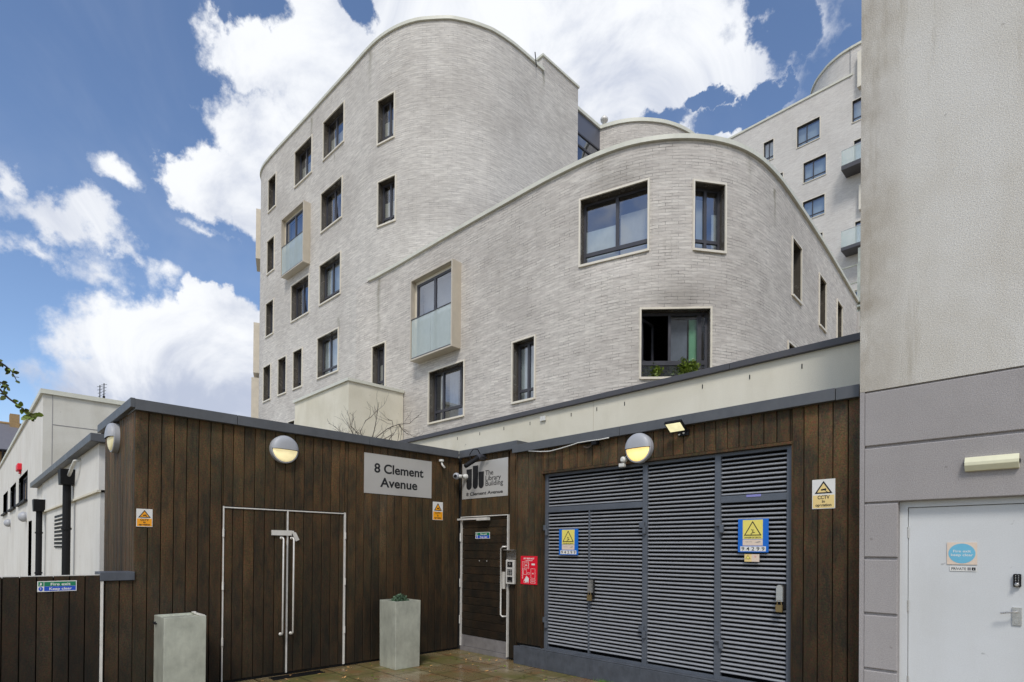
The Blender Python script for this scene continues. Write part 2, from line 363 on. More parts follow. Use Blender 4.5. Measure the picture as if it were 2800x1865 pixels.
# wet, mossy paving
t = NT('wet_mossy_paving'); o = t.coord()
b = t.n('ShaderNodeTexBrick'); t.l(t.coord(scale=(1, 1, 1), loc=(.18, .1, 0)), b.inputs['Vector']); b.inputs['Scale'].default_value = 1
b.inputs['Brick Width'].default_value = .6; b.inputs['Row Height'].default_value = .45; b.inputs['Mortar Size'].default_value = .009; b.inputs['Mortar Smooth'].default_value = .3
b.inputs['Color1'].default_value = (0, 0, 0, 1); b.inputs['Color2'].default_value = (1, 1, 1, 1)
a1 = t.noise(o, 1.3, 6, .62, .3); a2 = t.noise(t.coord(loc=(5, 3, 1)), 3.1, 6, .65, .2); fn = t.noise(o, 55, 3, .7)
c = t.mix(b.outputs['Color'], lc((116, 98, 66)), lc((138, 122, 92)))
c = t.mix(t.mr(a1, .45, .62, 0, .9), c, lc((96, 94, 48)))
c = t.mix(t.mr(a2, .50, .66, 0, .85), c, lc((128, 92, 60)))
c = t.mix(t.mr(t.noise(t.coord(loc=(2, 8, 1)), 2.0, 5, .6), .55, .68, 0, .6), c, lc((158, 148, 120)))
c = t.mix(1, c, t.mr(fn, .3, .7, .65, 1.35), 'MULTIPLY')
c = t.mix(b.outputs['Fac'], c, lc((48, 42, 20)))
M['paving'] = t.fin(c, t.mr(a1, .40, .62, .12, .5), t.bump(t.math('ADD', t.math('MULTIPLY', b.outputs['Fac'], -1.), t.math('MULTIPLY', fn, .25)), .35, .006), spec=.6)
# ------------------------------------------------------------------ mesh helpers
class Fr:                                    # a wall's own frame: u along it, n out of it, z up
    def __init__(s, o, e, n): s.o = Vector(o); s.e = Vector(e).normalized(); s.n = Vector(n).normalized()
    def P(s, u, n, z): return s.o + s.e*u + s.n*n + Vector((0, 0, z))
WORLD = Fr((0, 0, 0), (1, 0, 0), (0, 1, 0))
ORG = {}
def org(p):
    while p is not None and p.parent: p = p.parent
    return ORG.get(p.name, Vector((0, 0, 0))) if p else Vector((0, 0, 0))
class MB:
    def __init__(s): s.v = []; s.f = []; s.uv = []; s.t = []; s.mi = []; s.smooth = False
    def face(s, pts, uv=None, tint=.5, mi=0):
        i = len(s.v); s.v += [Vector(p) for p in pts]; s.f.append(tuple(range(i, i+len(pts))))
        s.uv.append(uv); s.t.append(tint); s.mi.append(mi)
    def box(s, fr, u0, u1, n0, n1, z0, z1, tint=.5, mi=0):
        P = [fr.P(u, n, z) for z in (z0, z1) for n in (n0, n1) for u in (u0, u1)]
        for q in ((0, 1, 3, 2), (4, 6, 7, 5), (0, 4, 5, 1), (2, 3, 7, 6), (0, 2, 6, 4), (1, 5, 7, 3)):
            s.face([P[i] for i in q], tint=tint, mi=mi)
        return s
    def cham(s, fr, u0, u1, n0, n1, z0, z1, c, tint=.5, mi=0):      # front edges chamfered
        a = [fr.P(u0, n0, z0), fr.P(u1, n0, z0), fr.P(u1, n0, z1), fr.P(u0, n0, z1)]
        m = [fr.P(u0, n1-c, z0), fr.P(u1, n1-c, z0), fr.P(u1, n1-c, z1), fr.P(u0, n1-c, z1)]
        b = [fr.P(u0+c, n1, z0+c), fr.P(u1-c, n1, z0+c), fr.P(u1-c, n1, z1-c), fr.P(u0+c, n1, z1-c)]
        for L, H in ((a, m), (m, b)):
            for i in range(4):
                j = (i+1) % 4; s.face([L[i], L[j], H[j], H[i]], tint=tint, mi=mi)
        s.face(b, tint=tint, mi=mi); s.face(a[::-1], tint=tint, mi=mi)
        return s
    def prism(s, fr, pts, n0, n1, tint=.5, mi=0):                    # polygon in (u, z) given a thickness
        A = [fr.P(u, n0, z) for u, z in pts]; B = [fr.P(u, n1, z) for u, z in pts]
        s.face(A[::-1], tint=tint, mi=mi); s.face(B, tint=tint, mi=mi)
        for i in range(len(pts)):
            j = (i+1) % len(pts); s.face([A[i], A[j], B[j], B[i]], tint=tint, mi=mi)
        return s
    def ell(s, fr, u, z, ru, rz, n0, n1, k=32, mi=0):
        return s.prism(fr, [(u+ru*math.cos(2*math.pi*i/k), z+rz*math.sin(2*math.pi*i/k)) for i in range(k)], n0, n1, mi=mi)
    def tube(s, pts, r, k=8, r2=None, cap=True):
        pts = [Vector(p) for p in pts]; rings = []; n = len(pts)
        ref = Vector((0.13, .31, .94))
        for i, p in enumerate(pts):
            d = (pts[min(i+1, n-1)]-pts[max(i-1, 0)]).normalized()
            a = d.cross(ref)
            if a.length < .05: a = d.cross(Vector((1, 0, 0)))
            a.normalize(); b = d.cross(a)
            rr = r if r2 is None else r+(r2-r)*i/(n-1)
            rings.append([p+a*rr*math.cos(2*math.pi*j/k)+b*rr*math.sin(2*math.pi*j/k) for j in range(k)])
        for i in range(n-1):
            for j in range(k):
                q = (j+1) % k; s.face([rings[i][j], rings[i][q], rings[i+1][q], rings[i+1][j]])
        if cap: s.face(rings[0][::-1]); s.face(rings[-1])
        return s
    def lathe(s, c, ax, prof, k=32, a0=0, a1=2*math.pi, ref=Vector((0, 0, 1)), mi=0):   # prof: (along axis, radius)
        ax = Vector(ax).normalized(); x = ref.cross(ax)
        if x.length < .01: x = Vector((1, 0, 0)).cross(ax)
        x.normalize(); y = ax.cross(x); c = Vector(c)
        pt = lambda h, r, a: c+ax*h+x*r*math.cos(a)+y*r*math.sin(a)
        for i in range(len(prof)-1):
            for j in range(k):
                a, b = a0+(a1-a0)*j/k, a0+(a1-a0)*(j+1)/k
                (h0, r0), (h1, r1) = prof[i], prof[i+1]
                q = [pt(h0, r0, a), pt(h0, r0, b), pt(h1, r1, b), pt(h1, r1, a)]
                if r0 < 1e-6: q = [q[0], q[2], q[3]]
                elif r1 < 1e-6: q = q[:3]
                s.face(q, mi=mi)
        return s
    def build(s, name, mats, parent=None, smooth=False, bevel=0):
        o_ = org(parent) if parent else Vector((0, 0, 0))
        me = bpy.data.meshes.new(name)
        key = {}; vs = []; fs = []; keep = []
        for fi, f in enumerate(s.f):
            g = []
            for i in f:
                p = s.v[i]; k = (round(p.x, 5), round(p.y, 5), round(p.z, 5))
                if k not in key: key[k] = len(vs); vs.append(p-o_)
                if not g or (key[k] != g[-1]): g.append(key[k])
            if len(g) > 1 and g[0] == g[-1]: g.pop()
            if len(set(g)) == len(g) >= 3: fs.append(g); keep.append(fi)
        me.from_pydata(vs, [], fs)
        if isinstance(mats, str): mats = [mats]
        for m in mats: me.materials.append(M[m])
        if any(u is not None for u in s.uv):
            L = me.uv_layers.new(name='UVMap')
            for pf, fi in zip(me.polygons, keep):
                u = s.uv[fi]
                for q, li in enumerate(pf.loop_indices): L.data[li].uv = u[q] if u and q < len(u) else (0, 0)
        if len(set(s.t)) > 1:
            at = me.color_attributes.new('Tint', 'FLOAT_COLOR', 'CORNER')
            for pf, fi in zip(me.polygons, keep):
                for li in pf.loop_indices: at.data[li].color = (s.t[fi],)*3+(1,)
        for pf, fi in zip(me.polygons, keep): pf.material_index = s.mi[fi]; pf.use_smooth = smooth
        me.update()
        if not any(u is not None for u in s.uv):
            import bmesh
            bm = bmesh.new(); bm.from_mesh(me); bmesh.ops.recalc_face_normals(bm, faces=bm.faces); bm.to_mesh(me); bm.free()
        ob = bpy.data.objects.new(name, me); C.objects.link(ob)
        if parent: ob.parent = parent
        if bevel:
            m = ob.modifiers.new('b', 'BEVEL'); m.width = bevel; m.segments = 2; m.limit_method = 'ANGLE'
        return ob
def thing(name, label, cat, loc=(0, 0, 0), group=None):
    o = bpy.data.objects.new(name, None); C.objects.link(o); o.location = loc; ORG[o.name] = Vector(loc)
    o['label'] = label; o['category'] = cat
    if group: o['group'] = group
    return o
def tag(o, label, cat, group=None):
    o['label'] = label; o['category'] = cat
    if group: o['group'] = group
    return o
def struct(o): o['kind'] = 'structure'; return o
def text(body, fr, u, z, size, n, parent, mat='ink', align='CENTER', sx=1.0, thick=.0012, name='lettering', bold=0, sp=1.0, fitw=None):
    cu = bpy.data.curves.new('t', 'FONT'); cu.body = body; cu.size = size; cu.align_x = align; cu.extrude = thick; cu.space_line = sp
    cu.offset = bold
    ob = bpy.data.objects.new('t', cu); C.objects.link(ob)
    dg = bpy.context.evaluated_depsgraph_get(); me = bpy.data.meshes.new_from_object(ob.evaluated_get(dg))
    bpy.data.objects.remove(ob); bpy.data.curves.remove(cu)
    o_ = org(parent)
    if fitw:
        xs = [v.co.x for v in me.vertices]; sx = fitw/(max(xs)-min(xs))
    for v in me.vertices: v.co = fr.P(u+v.co.x*sx, n+v.co.z, z+v.co.y) - o_
    me.materials.clear(); me.materials.append(M[mat])
    q = bpy.data.objects.new(name, me); C.objects.link(q); q.parent = parent
    return q

# ------------------------------------------------------------------ the setting out
xA, yB, yR, yS, yC = -7.105, 5.748, 5.65, 1.342, 5.5   # planes: cladding A, entrance wall, louvre wall, store side, rendered house
FA = Fr((xA, 0, 0), (0, 1, 0), (1, 0, 0)); FB = Fr((0, yB, 0), (1, 0, 0), (0, -1, 0)); FR = Fr((0, yR, 0), (1, 0, 0), (0, -1, 0))
FS = Fr((0, yS, 0), (1, 0, 0), (0, -1, 0)); FC = Fr((0, yC, 0), (1, 0, 0), (0, -1, 0))
def uA(px, py, n=0): p = on(0, xA+n, px, py); return p.y, p.z
def uY(Y, px, py, n=0): p = on(1, Y-n, px, py); return p.x, p.z

g = MB(); n_ = 60
for i in range(n_):
    for j in range(n_):
        q = lambda a: math.copysign(abs(a)**2.6, a)*400
        x0, x1, y0, y1 = [q(-1+2*k/n_) for k in (i, i+1, j, j+1)]
        g.face([(x0, y0, 0), (x1, y0, 0), (x1, y1, 0), (x0, y1, 0)])
struct(g.build('ground', 'paving'))

# ================================================================== the timber clad store building
W_ = .1233
def planks(m, fr, u0, u1, z0, z1, w=W_, n0=-.03, n1=0, gap=.0075, cut=None, start=None, seed=0):
    rnd = random.Random(int(seed*100)+int(abs(u0)*10)+3)
    k = start if start is not None else u0
    while k > u0+1e-4: k -= w
    while k < u1-1e-4:
        a, b = max(k, u0), min(k+w, u1)
        if b-a > .012:
            d = rnd.uniform(-.002, .002); zz = z1 if cut is None else cut((a+b)/2)
            m.cham(fr, a+gap/2, b-gap/2, n0, n1+d, z0, zz, .004, tint=rnd.random())
        k += w
st = thing('timber_clad_store', 'low brown timber clad building wrapping the corner with zinc fascia and louvred doors', 'building', (xA, yB, 0))
dl, dm, dr, dt = 2.222, 2.980, 3.765, 2.07       # double door
p = MB(); planks(p, FA, 1.345, dl, .03, 3.05, start=1.345); planks(p, FA, dl, dr, dt+.012, 3.05, start=1.345, seed=2)
planks(p, FA, dr, yB-.002, .03, 3.05, start=1.345, seed=3); p.build('cladding', 'wood', st)
p = MB(); planks(p, FS, -8.80, xA-.003, 0, 3.10, seed=4, w=.1); p.build('cladding', 'wood', st)
eL, eR, eT = -7.055, -5.975, 2.10               # entrance door
p = MB(); planks(p, FB, eL+.0, eR, eT+.02, 3.06, start=-5.975, w=.118, seed=5); planks(p, FB, eR+.03, -5.79, 0.03, 3.06, start=-5.945, w=.118, seed=6)
p.build('cladding', 'wood', st)
xr0, xr1 = -5.69, -1.40                          # louvre wall, shifted forward
lo0, lo1, loz, lot = -5.20, -2.005, .26, 2.62    # louvre opening
p = MB(); planks(p, FR, xr0, lo0-.0, .29, 2.98, start=-1.529, seed=7)
planks(p, FR, lo0, lo1, lot+.03, 2.98, start=-1.529, seed=8); planks(p, FR, lo1, xr1, 0.02, 2.98, start=-1.529, seed=9)
p.build('cladding', 'wood', st)
# core of the building behind the boards, so nothing shows through joints
k = MB(); k.box(WORLD, -8.78, xA-.032, yS+.035, yB+.2, 0, 3.06)
k.box(WORLD, xA-.1, eL, yB+.035, yB+.6, 0, 3.04); k.box(WORLD, eL, eR, yB+.035, yB+.6, eT+.01, 3.04); k.box(WORLD, eR, xr0, yB+.035, yB+.6, 0, 3.04)
k.box(WORLD, xr0, lo0-.01, yR+.032, yB+.6, 0, 2.97); k.box(WORLD, lo0-.01, lo1+.01, yR+.032, yB+.6, lot+.04, 2.97); k.box(WORLD, lo1+.01, xr1, yR+.032, yB+.6, 0, 2.97)
k.box(WORLD, lo0, lo1, yR+.3, yR+.5, 0, 2.7)
k.build('backing', 'black', st)
# side pieces where the louvre wall steps forward
k = MB(); k.box(WORLD, xr0-.012, xr0, yR, yB, 0, 2.98); k.build('corner_board', 'wood', st)
# fascias
zf0, zf1 = 3.04, 3.155
k = MB()
for a, b in ((1.33, 2.35), (2.355, 4.1), (4.105, yB-.06)): k.box(FA, a, b-.0, -.3, .06, zf0, zf1)
k.box(WORLD, -9.0, xA+.06, yS-.055, yS-.012, zf0+.02, zf1+.005); k.box(WORLD, -9.0, xA-.3, yS-.012, yB, zf0+.02, zf1+.001)
k.box(WORLD, xA+.062, -5.74, yB-.06, yB+.35, zf0, zf1)
k.build('fascia', 'fascia', st, bevel=.004)
k = MB()
for a, b in ((xr0-.05, -3.93), (-3.926, -1.62)): k.box(FR, a, b, -.4, .06, 2.955, 3.065)
k.box(FR, -1.616, xr1-.03, -.4, .055, 2.953, 3.063)
k.build('fascia', 'fascia', st, bevel=.004)
k = MB(); k.box(WORLD, -8.95, xA-.3, yS, yB+.3, zf1+.004, zf1+.03); k.box(WORLD, xA-.3, -1.45, yB+.34, yB+.6, 3.02, 3.05); k.build('roof', 'fascia_d', st)
# double door
for (a, b, nm) in ((dl+.012, dm-.006, 0), (dm+.006, dr-.012, 1)):
    p = MB(); planks(p, FA, a, b, .035, dt-.012, start=1.345, seed=20+nm, n1=-.003); lf = p.build('door_leaf', 'wood', st)
    k = MB(); hu = dm-.075 if nm == 0 else dm+.055
    z0, z1 = .52, 1.72
    cpts = [FA.P(hu-.0, -.0, z0), FA.P(hu, .055, z0), FA.P(hu, .07, z0+.015), FA.P(hu, .07, z1-.015), FA.P(hu, .055, z1), FA.P(hu, 0, z1)]
    k.tube(cpts, .0105, 10); k.lathe(FA.P(hu, 0, z0), FA.n, [(.0, .02), (.008, .02), (.008, 0)], 14); k.lathe(FA.P(hu, 0, z1), FA.n, [(.0, .02), (.008, .02), (.008, 0)], 14)
    k.build('pull_handle', 'alu', lf, smooth=True)
k = MB(); t_ = .012
k.box(FA, dl-.002, dl+.012, -.01, .008, .03, dt+.01); k.box(FA, dr-.012, dr+.012, -.01, .008, .03, dt+.01)
k.box(FA, dl+.012, dr-.012, -.01, .009, dt-.011, dt+.003); k.box(FA, dm-.006, dm+.010, -.01, .009, .03, dt-.012)
k.build('door_trim', 'alu', st)
k = MB(); k.box(FA, dm-.20, dm+.05, .002, .02, 1.752, 1.815); k.prism(FA, [(dm+.04, 1.81), (dm+.10, 1.79), (dm+.145, 1.70), (dm+.10, 1.68)], .012, .030); k.box(FA, dm+.02, dm+.08, .0, .014, 1.775, 1.812)
k.build('hasp', 'alu', st)
k = MB()
for zz in (.45, 1.1, 1.72):
    for uu in (dl+.003, dr+.004): k = MB(); k.lathe(FA.P(uu, .012, zz), (0, 0, 1), [(0, 0), (0, .012), (.09, .012), (.09, 0)], 10); k.build('hinge', 'alu', st)
# entrance door: recessed dark leaf of horizontal boards
ed = MB(); z = .25; rnd = random.Random(5)
while z < eT-.02:
    ed.cham(FB, eL+.016, eR-.008, -.06, -.020+rnd.uniform(-.001, .001), z+.003, min(z+.118, eT-.012), .004, tint=rnd.random()); z += .12
edo = ed.build('entrance_door', 'wood_h', st)
k = MB(); k.box(FB, eL+.016, eR-.008, -.06, -.015, .075, .245); k.build('kick_plate', 'kick', edo)
k = MB(); hu = eR-.10
k.tube([FB.P(hu+.075, -.02, .62), FB.P(hu+.03, .035, .62), FB.P(hu, .04, .645), FB.P(hu, .04, 1.61), FB.P(hu+.03, .035, 1.64), FB.P(hu+.075, -.02, 1.64)], .012, 10)
k.build('pull_handle', 'alu', edo, smooth=True)
k = MB(); k.box(FB, hu-.04, hu+.035, -.022, -.0, 1.02, 1.27); k.build('lock_plate', 'alu', edo)
k = MB()
for zz in (1.42,): 
    for uu in (-6.62, -6.45): k = MB(); k.lathe(FB.P(uu, -.020, zz), FB.n, [(0, .008), (.004, .008), (.004, 0)], 8); k.build('fixing', 'alu', edo)
k = MB(); k.box(FB, eL-.0, eL+.015, -.06, .008, .07, eT+.012); k.box(FB, eR-.007, eR+.012, -.06, .010, .03, eT+.012); k.box(FB, eL+.015, eR-.007, -.06, .008, eT-.002, eT+.012)
for zz in (.42, 1.0, 1.72): k.lathe(FB.P(eL+.012, .016, zz), (0, 0, 1), [(0, 0), (0, .013), (.13, .013), (.13, 0)], 10)
k.build('door_trim', 'alu', st)
k = MB(); k.box(FB, eL-.10, eL+.62, .012, .035, eT-.045, eT-.018); k.box(FB, eL+.45, eL+.70, .01, .07, eT-.062, eT-.02); k.build('door_closer', 'alu', st)
k = MB(); k.box(FB, eL, eR, -.13, -.0, .0, .07); k.build('threshold', 'kick', st)
# louvred plant room doors
k = MB(); fr_ = FR
fb0, fb1 = -.09, -.045                           # frame depth behind the boards
for a, b in ((lo0+.0, lo0+.055), (-3.668, -3.605), (-2.79, -2.725), (lo1-.06, lo1)): k.box(FR, a, b, fb0, fb1, loz, lot)
k.box(FR, lo0+.055, lo1-.06, fb0, fb1-.003, lot-.035, lot)
k.box(FR, lo0+.055, -3.668, fb0, fb1-.004, 2.10, 2.17); k.box(FR, -2.725, lo1-.06, fb0, fb1-.004, 2.10, 2.17)
k.box(FR, lo0+.055, lo1-.06, fb0, fb1-.006, loz, loz+.035)
k.box(FR, -4.462, -4.442, fb0-.01, fb1-.006, loz+.035, 2.10)
lfo = k.build('louvre_frame', 'louvre_f', st, bevel=.003)
def louvre(a, b, z0, z1):
    m = MB(); z = z1-.03; sp_ = .0453
    while z > z0+.01:
        prof = [(-.050, .012), (-.024, .007), (-.012, -.003), (-.012, -.013), (-.020, -.020), (-.030, -.018), (-.056, .003)]
        prof = [(n*.9, zz*.74) for n, zz in prof]; A = [FR.P(a, n+fb1-.006, z+zz) for n, zz in prof]; B_ = [FR.P(b, n+fb1-.006, z+zz) for n, zz in prof]
        for i in range(len(prof)):
            j = (i+1) % len(prof); m.face([A[i], A[j], B_[j], B_[i]])
        z -= sp_
    return m.build('louvre_panel', 'louvre', st)
for q in ((lo0+.055, -3.668, 2.17, lot-.035), (lo0+.055, -4.462, loz+.035, 2.10), (-4.442, -3.668, loz+.035, 2.10), (-3.605, -2.79, loz+.035, lot-.035), (-2.725, lo1-.06, 2.17, lot-.035), (-2.725, lo1-.06, loz+.035, 2.10)):
    louvre(*q)
k = MB()
for x, zz in ((lo0+.02, 1.86), (-3.66, 1.86), (-2.735, 1.86), (lo0+.02, .62), (-3.66, .66), (-2.735, .66)):
    k = MB(); k.box(FR, x-.035, x+.025, fb1+.0, fb1+.03, zz, zz+.07); k.box(FR, x+.012, x+.05, fb1+.002, fb1+.034, zz-.07, zz+.015); k.build('hinge', 'louvre_f', st, bevel=.004)
k = MB(); k.box(FR, lo0-.012, lo1+.012, -.10, .012, lot, lot+.028); k.box(FR, lo0-.014, lo0, -.09, .006, loz, lot); k.box(FR, lo1, lo1+.014, -.09, .006, 0, lot)
k.build('reveal_board', 'wood', st)
k = MB(); k.box(FR, xr0-.02, lo1+.0, -.05, .03, .0, .248); k.box(FR, xr0+.1, lo1, -.13, .028, .249, .268); k.build('plinth', 'plinth', st, bevel=.005)
for i, (x, zz) in enumerate(((-4.405, 1.10), (-2.12, 1.15))):
    k = MB(); k.box(FR, x-.03, x+.055, fb1, fb1+.012, zz-.10, zz+.14, mi=1)
    pts = [(x+.03*math.cos(a)+.01, zz+.10+.03*math.sin(a)) for a in [math.pi*j/8 for j in range(9)]] + [(x-.02, zz-.03), (x+.04, zz-.03)]
    k.prism(FR, pts, fb1+.012, fb1+.05)
    lk = k.build('lock_cover', ['steel', 'blackp'], st)
    k = MB(); k.box(FR, x-.022, x+.038, fb1+.03, fb1+.062, zz-.13, zz-.06); k.tube([FR.P(x-.012, fb1+.046, zz-.06), FR.P(x-.008, fb1+.046, zz-.02), FR.P(x+.024, fb1+.046, zz-.02), FR.P(x+.028, fb1+.046, zz-.06)], .006, 6)
    k.build('padlock', 'brass', lk, bevel=.004)

# low boarded pier with a galvanised cap, and the gate beside it
pr = thing('boarded_pier', 'low boarded pier topped by a galvanised box cap beside the gate', 'pier', (xA, 1.2, 0))
p = MB(); planks(p, FA, 1.085, 1.342, .02, 1.24, start=1.345-2*W_, seed=31); p.build('boards', 'wood', pr)
k = MB(); k.box(WORLD, xA-.28, xA-.033, 1.09, yS-.06, 0, 1.24); k.build('core', 'black', pr)
k = MB(); k.box(FA, 1.052, 1.352, -.3, .02, 1.243, 1.332); k.build('cap', 'plinth', pr, bevel=.004)
k = MB(); k.box(FA, 1.066, 1.082, -.03, .012, .02, 1.24); k.build('edge_strip', 'alu', pr)
gt = thing('boarded_gate', 'dark vertically boarded gate with a fire exit sign near the top', 'gate', (xA, .5, 0))
p = MB(); planks(p, FA, -.16, 1.058, .03, 1.300, n0=-.05, w=.125, start=1.058-.125*9, seed=33); p.build('boards', 'wood_d', gt)
k = MB(); k.box(FA, -.15, 1.05, -.065, -.052, .03, 1.29); k.build('backing', 'black', gt)
k = MB(); k.box(FA, -.16, 1.058, -.05, -.002, 1.302, 1.309); k.box(FA, 1.0585, 1.0655, -.04, .006, .02, 1.305); k.build('edge_trim', 'alu', gt)

# ================================================================== rendered walls behind
uw = thing('rendered_parapet_wall', 'long cream rendered wall with dark coping rising behind the louvred store', 'wall', (-5, 6.3, 0))
FU = Fr((0, 6.3, 0), (1, 0, 0), (0, -1, 0))
k = MB(); k.box(FU, -9.62, -4.86, -.4, 0, 0, 3.67); k.box(FU, -4.855, xr1-.0, -.4, 0, 0, 3.67); k.build('render', 'cream', uw)
k = MB()
for a, b in ((-9.66, -7.2), (-7.196, -4.2), (-4.196, -2.9), (-2.896, xr1)): k.box(FU, a, b, -.45, .05, 3.665, 3.735)
k.build('coping', 'fascia_d', uw, bevel=.004)
k = MB()
for x, y in ((1251, 1199), (1312, 1186), (1378, 1172), (1449.5, 1158), (1708, 1104), (1921, 1057), (2050, 1031), (2193, 1001.6), (1562, 1134), (1632, 1119)):
    u, zz = uY(6.3, x, y); k.box(FU, u-.005, u+.005, -.01, .004, zz-.025, zz+.025)
k.build('weep_vent', 'blackp', uw)
u, zz = uY(6.3, 1487, 1145)
k = MB(); k.box(FU, u-.05, u-.002, .002, .03, zz-.035, zz+.035); k.box(FU, u+.002, u+.05, .002, .03, zz-.035, zz+.035)
tag(k.build('vent_cover', 'whitep', bevel=.003), 'small white twin plastic cover on the cream parapet wall', 'vent cover')
pw = thing('podium_wall', 'cream podium wall with pale coping just showing over the timber store roof', 'wall', (-12, 6, 0))
k = MB(); k.box(WORLD, -12.3, -12, 3.80, 9.9, 0, 4.12); k.box(WORLD, -14.5, -12.3, 3.80, 4.1, 0, 4.12); k.build('render', 'cream', pw)
k = MB(); k.box(WORLD, -12.35, -11.94, 3.74, 9.9, 4.12, 4.20); k.box(WORLD, -14.5, -12.35, 3.74, 4.15, 4.12, 4.20); k.build('coping', 'coping', pw)
# ================================================================== the flats
def catmull(P, n=8):
    P = [Vector(q) for q in P]; P = [2*P[0]-P[1]]+P+[2*P[-1]-P[-2]]; o = []
    for i in range(1, len(P)-2):
        a, b, c, d = P[i-1:i+3]
        for j in range(n):
            s = j/n; o.append(.5*((2*b)+(-a+c)*s+(2*a-5*b+4*c-d)*s*s+(-a+3*b-3*c+d)*s**3))
    o.append(P[-2]); return o
class Curve:
    def __init__(s, pts, n=6):
        s.p = catmull(pts, n) if n > 1 else [Vector(q) for q in pts]; s.u = [0]
        for a, b in zip(s.p, s.p[1:]): s.u.append(s.u[-1]+(b-a).length)
        s.L = s.u[-1]
    def at(s, u):
        u = min(max(u, 0), s.L)
        for i in range(len(s.u)-1):
            if u <= s.u[i+1]+1e-9:
                f = (u-s.u[i])/(s.u[i+1]-s.u[i]); return s.p[i].lerp(s.p[i+1], f)
        return s.p[-1]
    def ux(s, x): 
        for i in range(len(s.p)-1):
            if s.p[i].x <= x <= s.p[i+1].x: return s.u[i]+(x-s.p[i].x)/(s.p[i+1].x-s.p[i].x)*(s.u[i+1]-s.u[i])
    def frame(s, u0, u1):
        a, b = s.at(u0), s.at(u1); e = (b-a).normalized()
        return Fr((a.x, a.y, 0), (e.x, e.y, 0), (e.y, -e.x, 0)), (b-a).length
    def hit(s, px, py):
        r = ray(px, py); best = None
        for i in range(len(s.p)-1):
            a = s.p[i]; d = s.p[i+1]-a; det = r.x*(-d.y)+d.x*r.y
            if abs(det) < 1e-9: continue
            t = (a.x*(-d.y)+d.x*a.y)/det; f = (r.x*a.y-r.y*a.x)/det
            if t > 0 and -1e-6 <= f <= 1.000001 and (best is None or t < best[0]): best = (t, s.u[i]+f*d.length, EYE.z+t*r.z)
        return best[1:]
def wall(name, cv, z0, z1, holes, mat, parent, uoff=0, skip=()):
    us = sorted(set([round(u, 4) for u in cv.u]+[round(x, 4) for h in holes for x in h[:2]]+[round(x, 4) for h in skip for x in h[:2]]))
    zs = sorted(set([z0, z1]+[x for h in holes for x in h[2:4]]+[x for h in skip for x in h[2:4] if z0 < x < z1]))
    bl_ = [(h, cv.at(h[0]), cv.at(h[1])) for h in holes if max((cv.at(h[0]+(h[1]-h[0])*f)-cv.at(h[0]).lerp(cv.at(h[1]), f)).length for f in (.25, .5, .75)) > .004]
    zs = sorted(set(zs+[z for h, _, _ in bl_ for z in (h[2]-.5, h[2]-.25, h[3]+.2, h[3]+.4) if z0 < z < z1]))
    def pos(u, z):                           # the masonry runs straight across each flat window head and sill
        p = cv.at(u)
        for h, a, b in bl_:
            if h[0]-1e-4 <= u <= h[1]+1e-4:
                wz = min(1, max(0, (z-h[2]+.5)/.5), max(0, (h[3]+.4-z)/.4))
                if z < h[2]-.5 or z > h[3]+.4: wz = 0
                if wz > 0: p = p.lerp(a.lerp(b, (u-h[0])/(h[1]-h[0])), wz)
        return p
    m = MB()
    for a, b in zip(us, us[1:]):
        if b-a < 1e-4: continue
        for c, d in zip(zs, zs[1:]):
            mu, mz = (a+b)/2, (c+d)/2
            if any(h[0] < mu < h[1] and h[2] < mz < h[3] for h in list(holes)+list(skip)): continue
            Q = [pos(a, c), pos(b, c), pos(b, d), pos(a, d)]
            m.face([(Q[0].x, Q[0].y, c), (Q[1].x, Q[1].y, c), (Q[2].x, Q[2].y, d), (Q[3].x, Q[3].y, d)], uv=[(a+uoff, c), (b+uoff, c), (b+uoff, d), (a+uoff, d)])
    return m.build(name, mat, parent, smooth=True)
def offs(cv, us, d):
    o = []
    for u in us:
        a, b = cv.at(u-.02), cv.at(u+.02); e = (b-a).normalized(); p = cv.at(u); o.append(Vector((p.x+e.y*d, p.y-e.x*d, 0)))
    return o
def coping(cv, u0, u1, z, parent, out=.06, inn=.35, h=.105, mat='coping', joint=2.4):
    m = MB(); us = [u0]+[u for u in cv.u if u0 < u < u1]+[u1]
    A, B = offs(cv, us, out), offs(cv, us, -inn)
    for i in range(len(us)-1):
        q = lambda p, zz: (p.x, p.y, zz)
        a, b, c, d = A[i], A[i+1], B[i+1], B[i]
        m.face([q(a, z), q(b, z), q(b, z+h), q(a, z+h)]); m.face([q(a, z+h), q(b, z+h), q(c, z+h+.01), q(d, z+h+.01)])
        m.face([q(b, z), q(a, z), q(d, z), q(c, z)]); m.face([q(d, z), q(d, z+h+.01), q(c, z+h+.01), q(c, z)])
    for i in (0, -1): m.face([(A[i].x, A[i].y, z), (A[i].x, A[i].y, z+h), (B[i].x, B[i].y, z+h+.01), (B[i].x, B[i].y, z)])
    return m.build('coping', mat, parent)
fl = thing('brick_flats', 'pale brick apartment building with curved towers, juliet balconies and cream copings', 'building', (-16, 12, 0))
TALL = [(-44, 17), (-36, 13.7), (-29.1, 10.85), (-28.2, 10.47), (-27.6, 10.2), (-27.2, 10.0), (-26.7, 9.9), (-26.1, 9.87), (-25, 9.89), (-24, 9.93), (-22.1, 10.0), (-20.4, 10.05), (-18.85, 10.1), (-17.9, 10.12), (-17.2, 10.17), (-16.65, 10.28), (-16.2, 10.43), (-15.8, 10.62), (-15.46, 10.85), (-14.88, 11.37), (-14.65, 11.68), (-14.45, 12.02), (-14.28, 12.4), (-14.15, 12.77), (-14.05, 13.45), (-14.03, 14.0), (-14.03, 15.1), (-14.03, 17.085)]
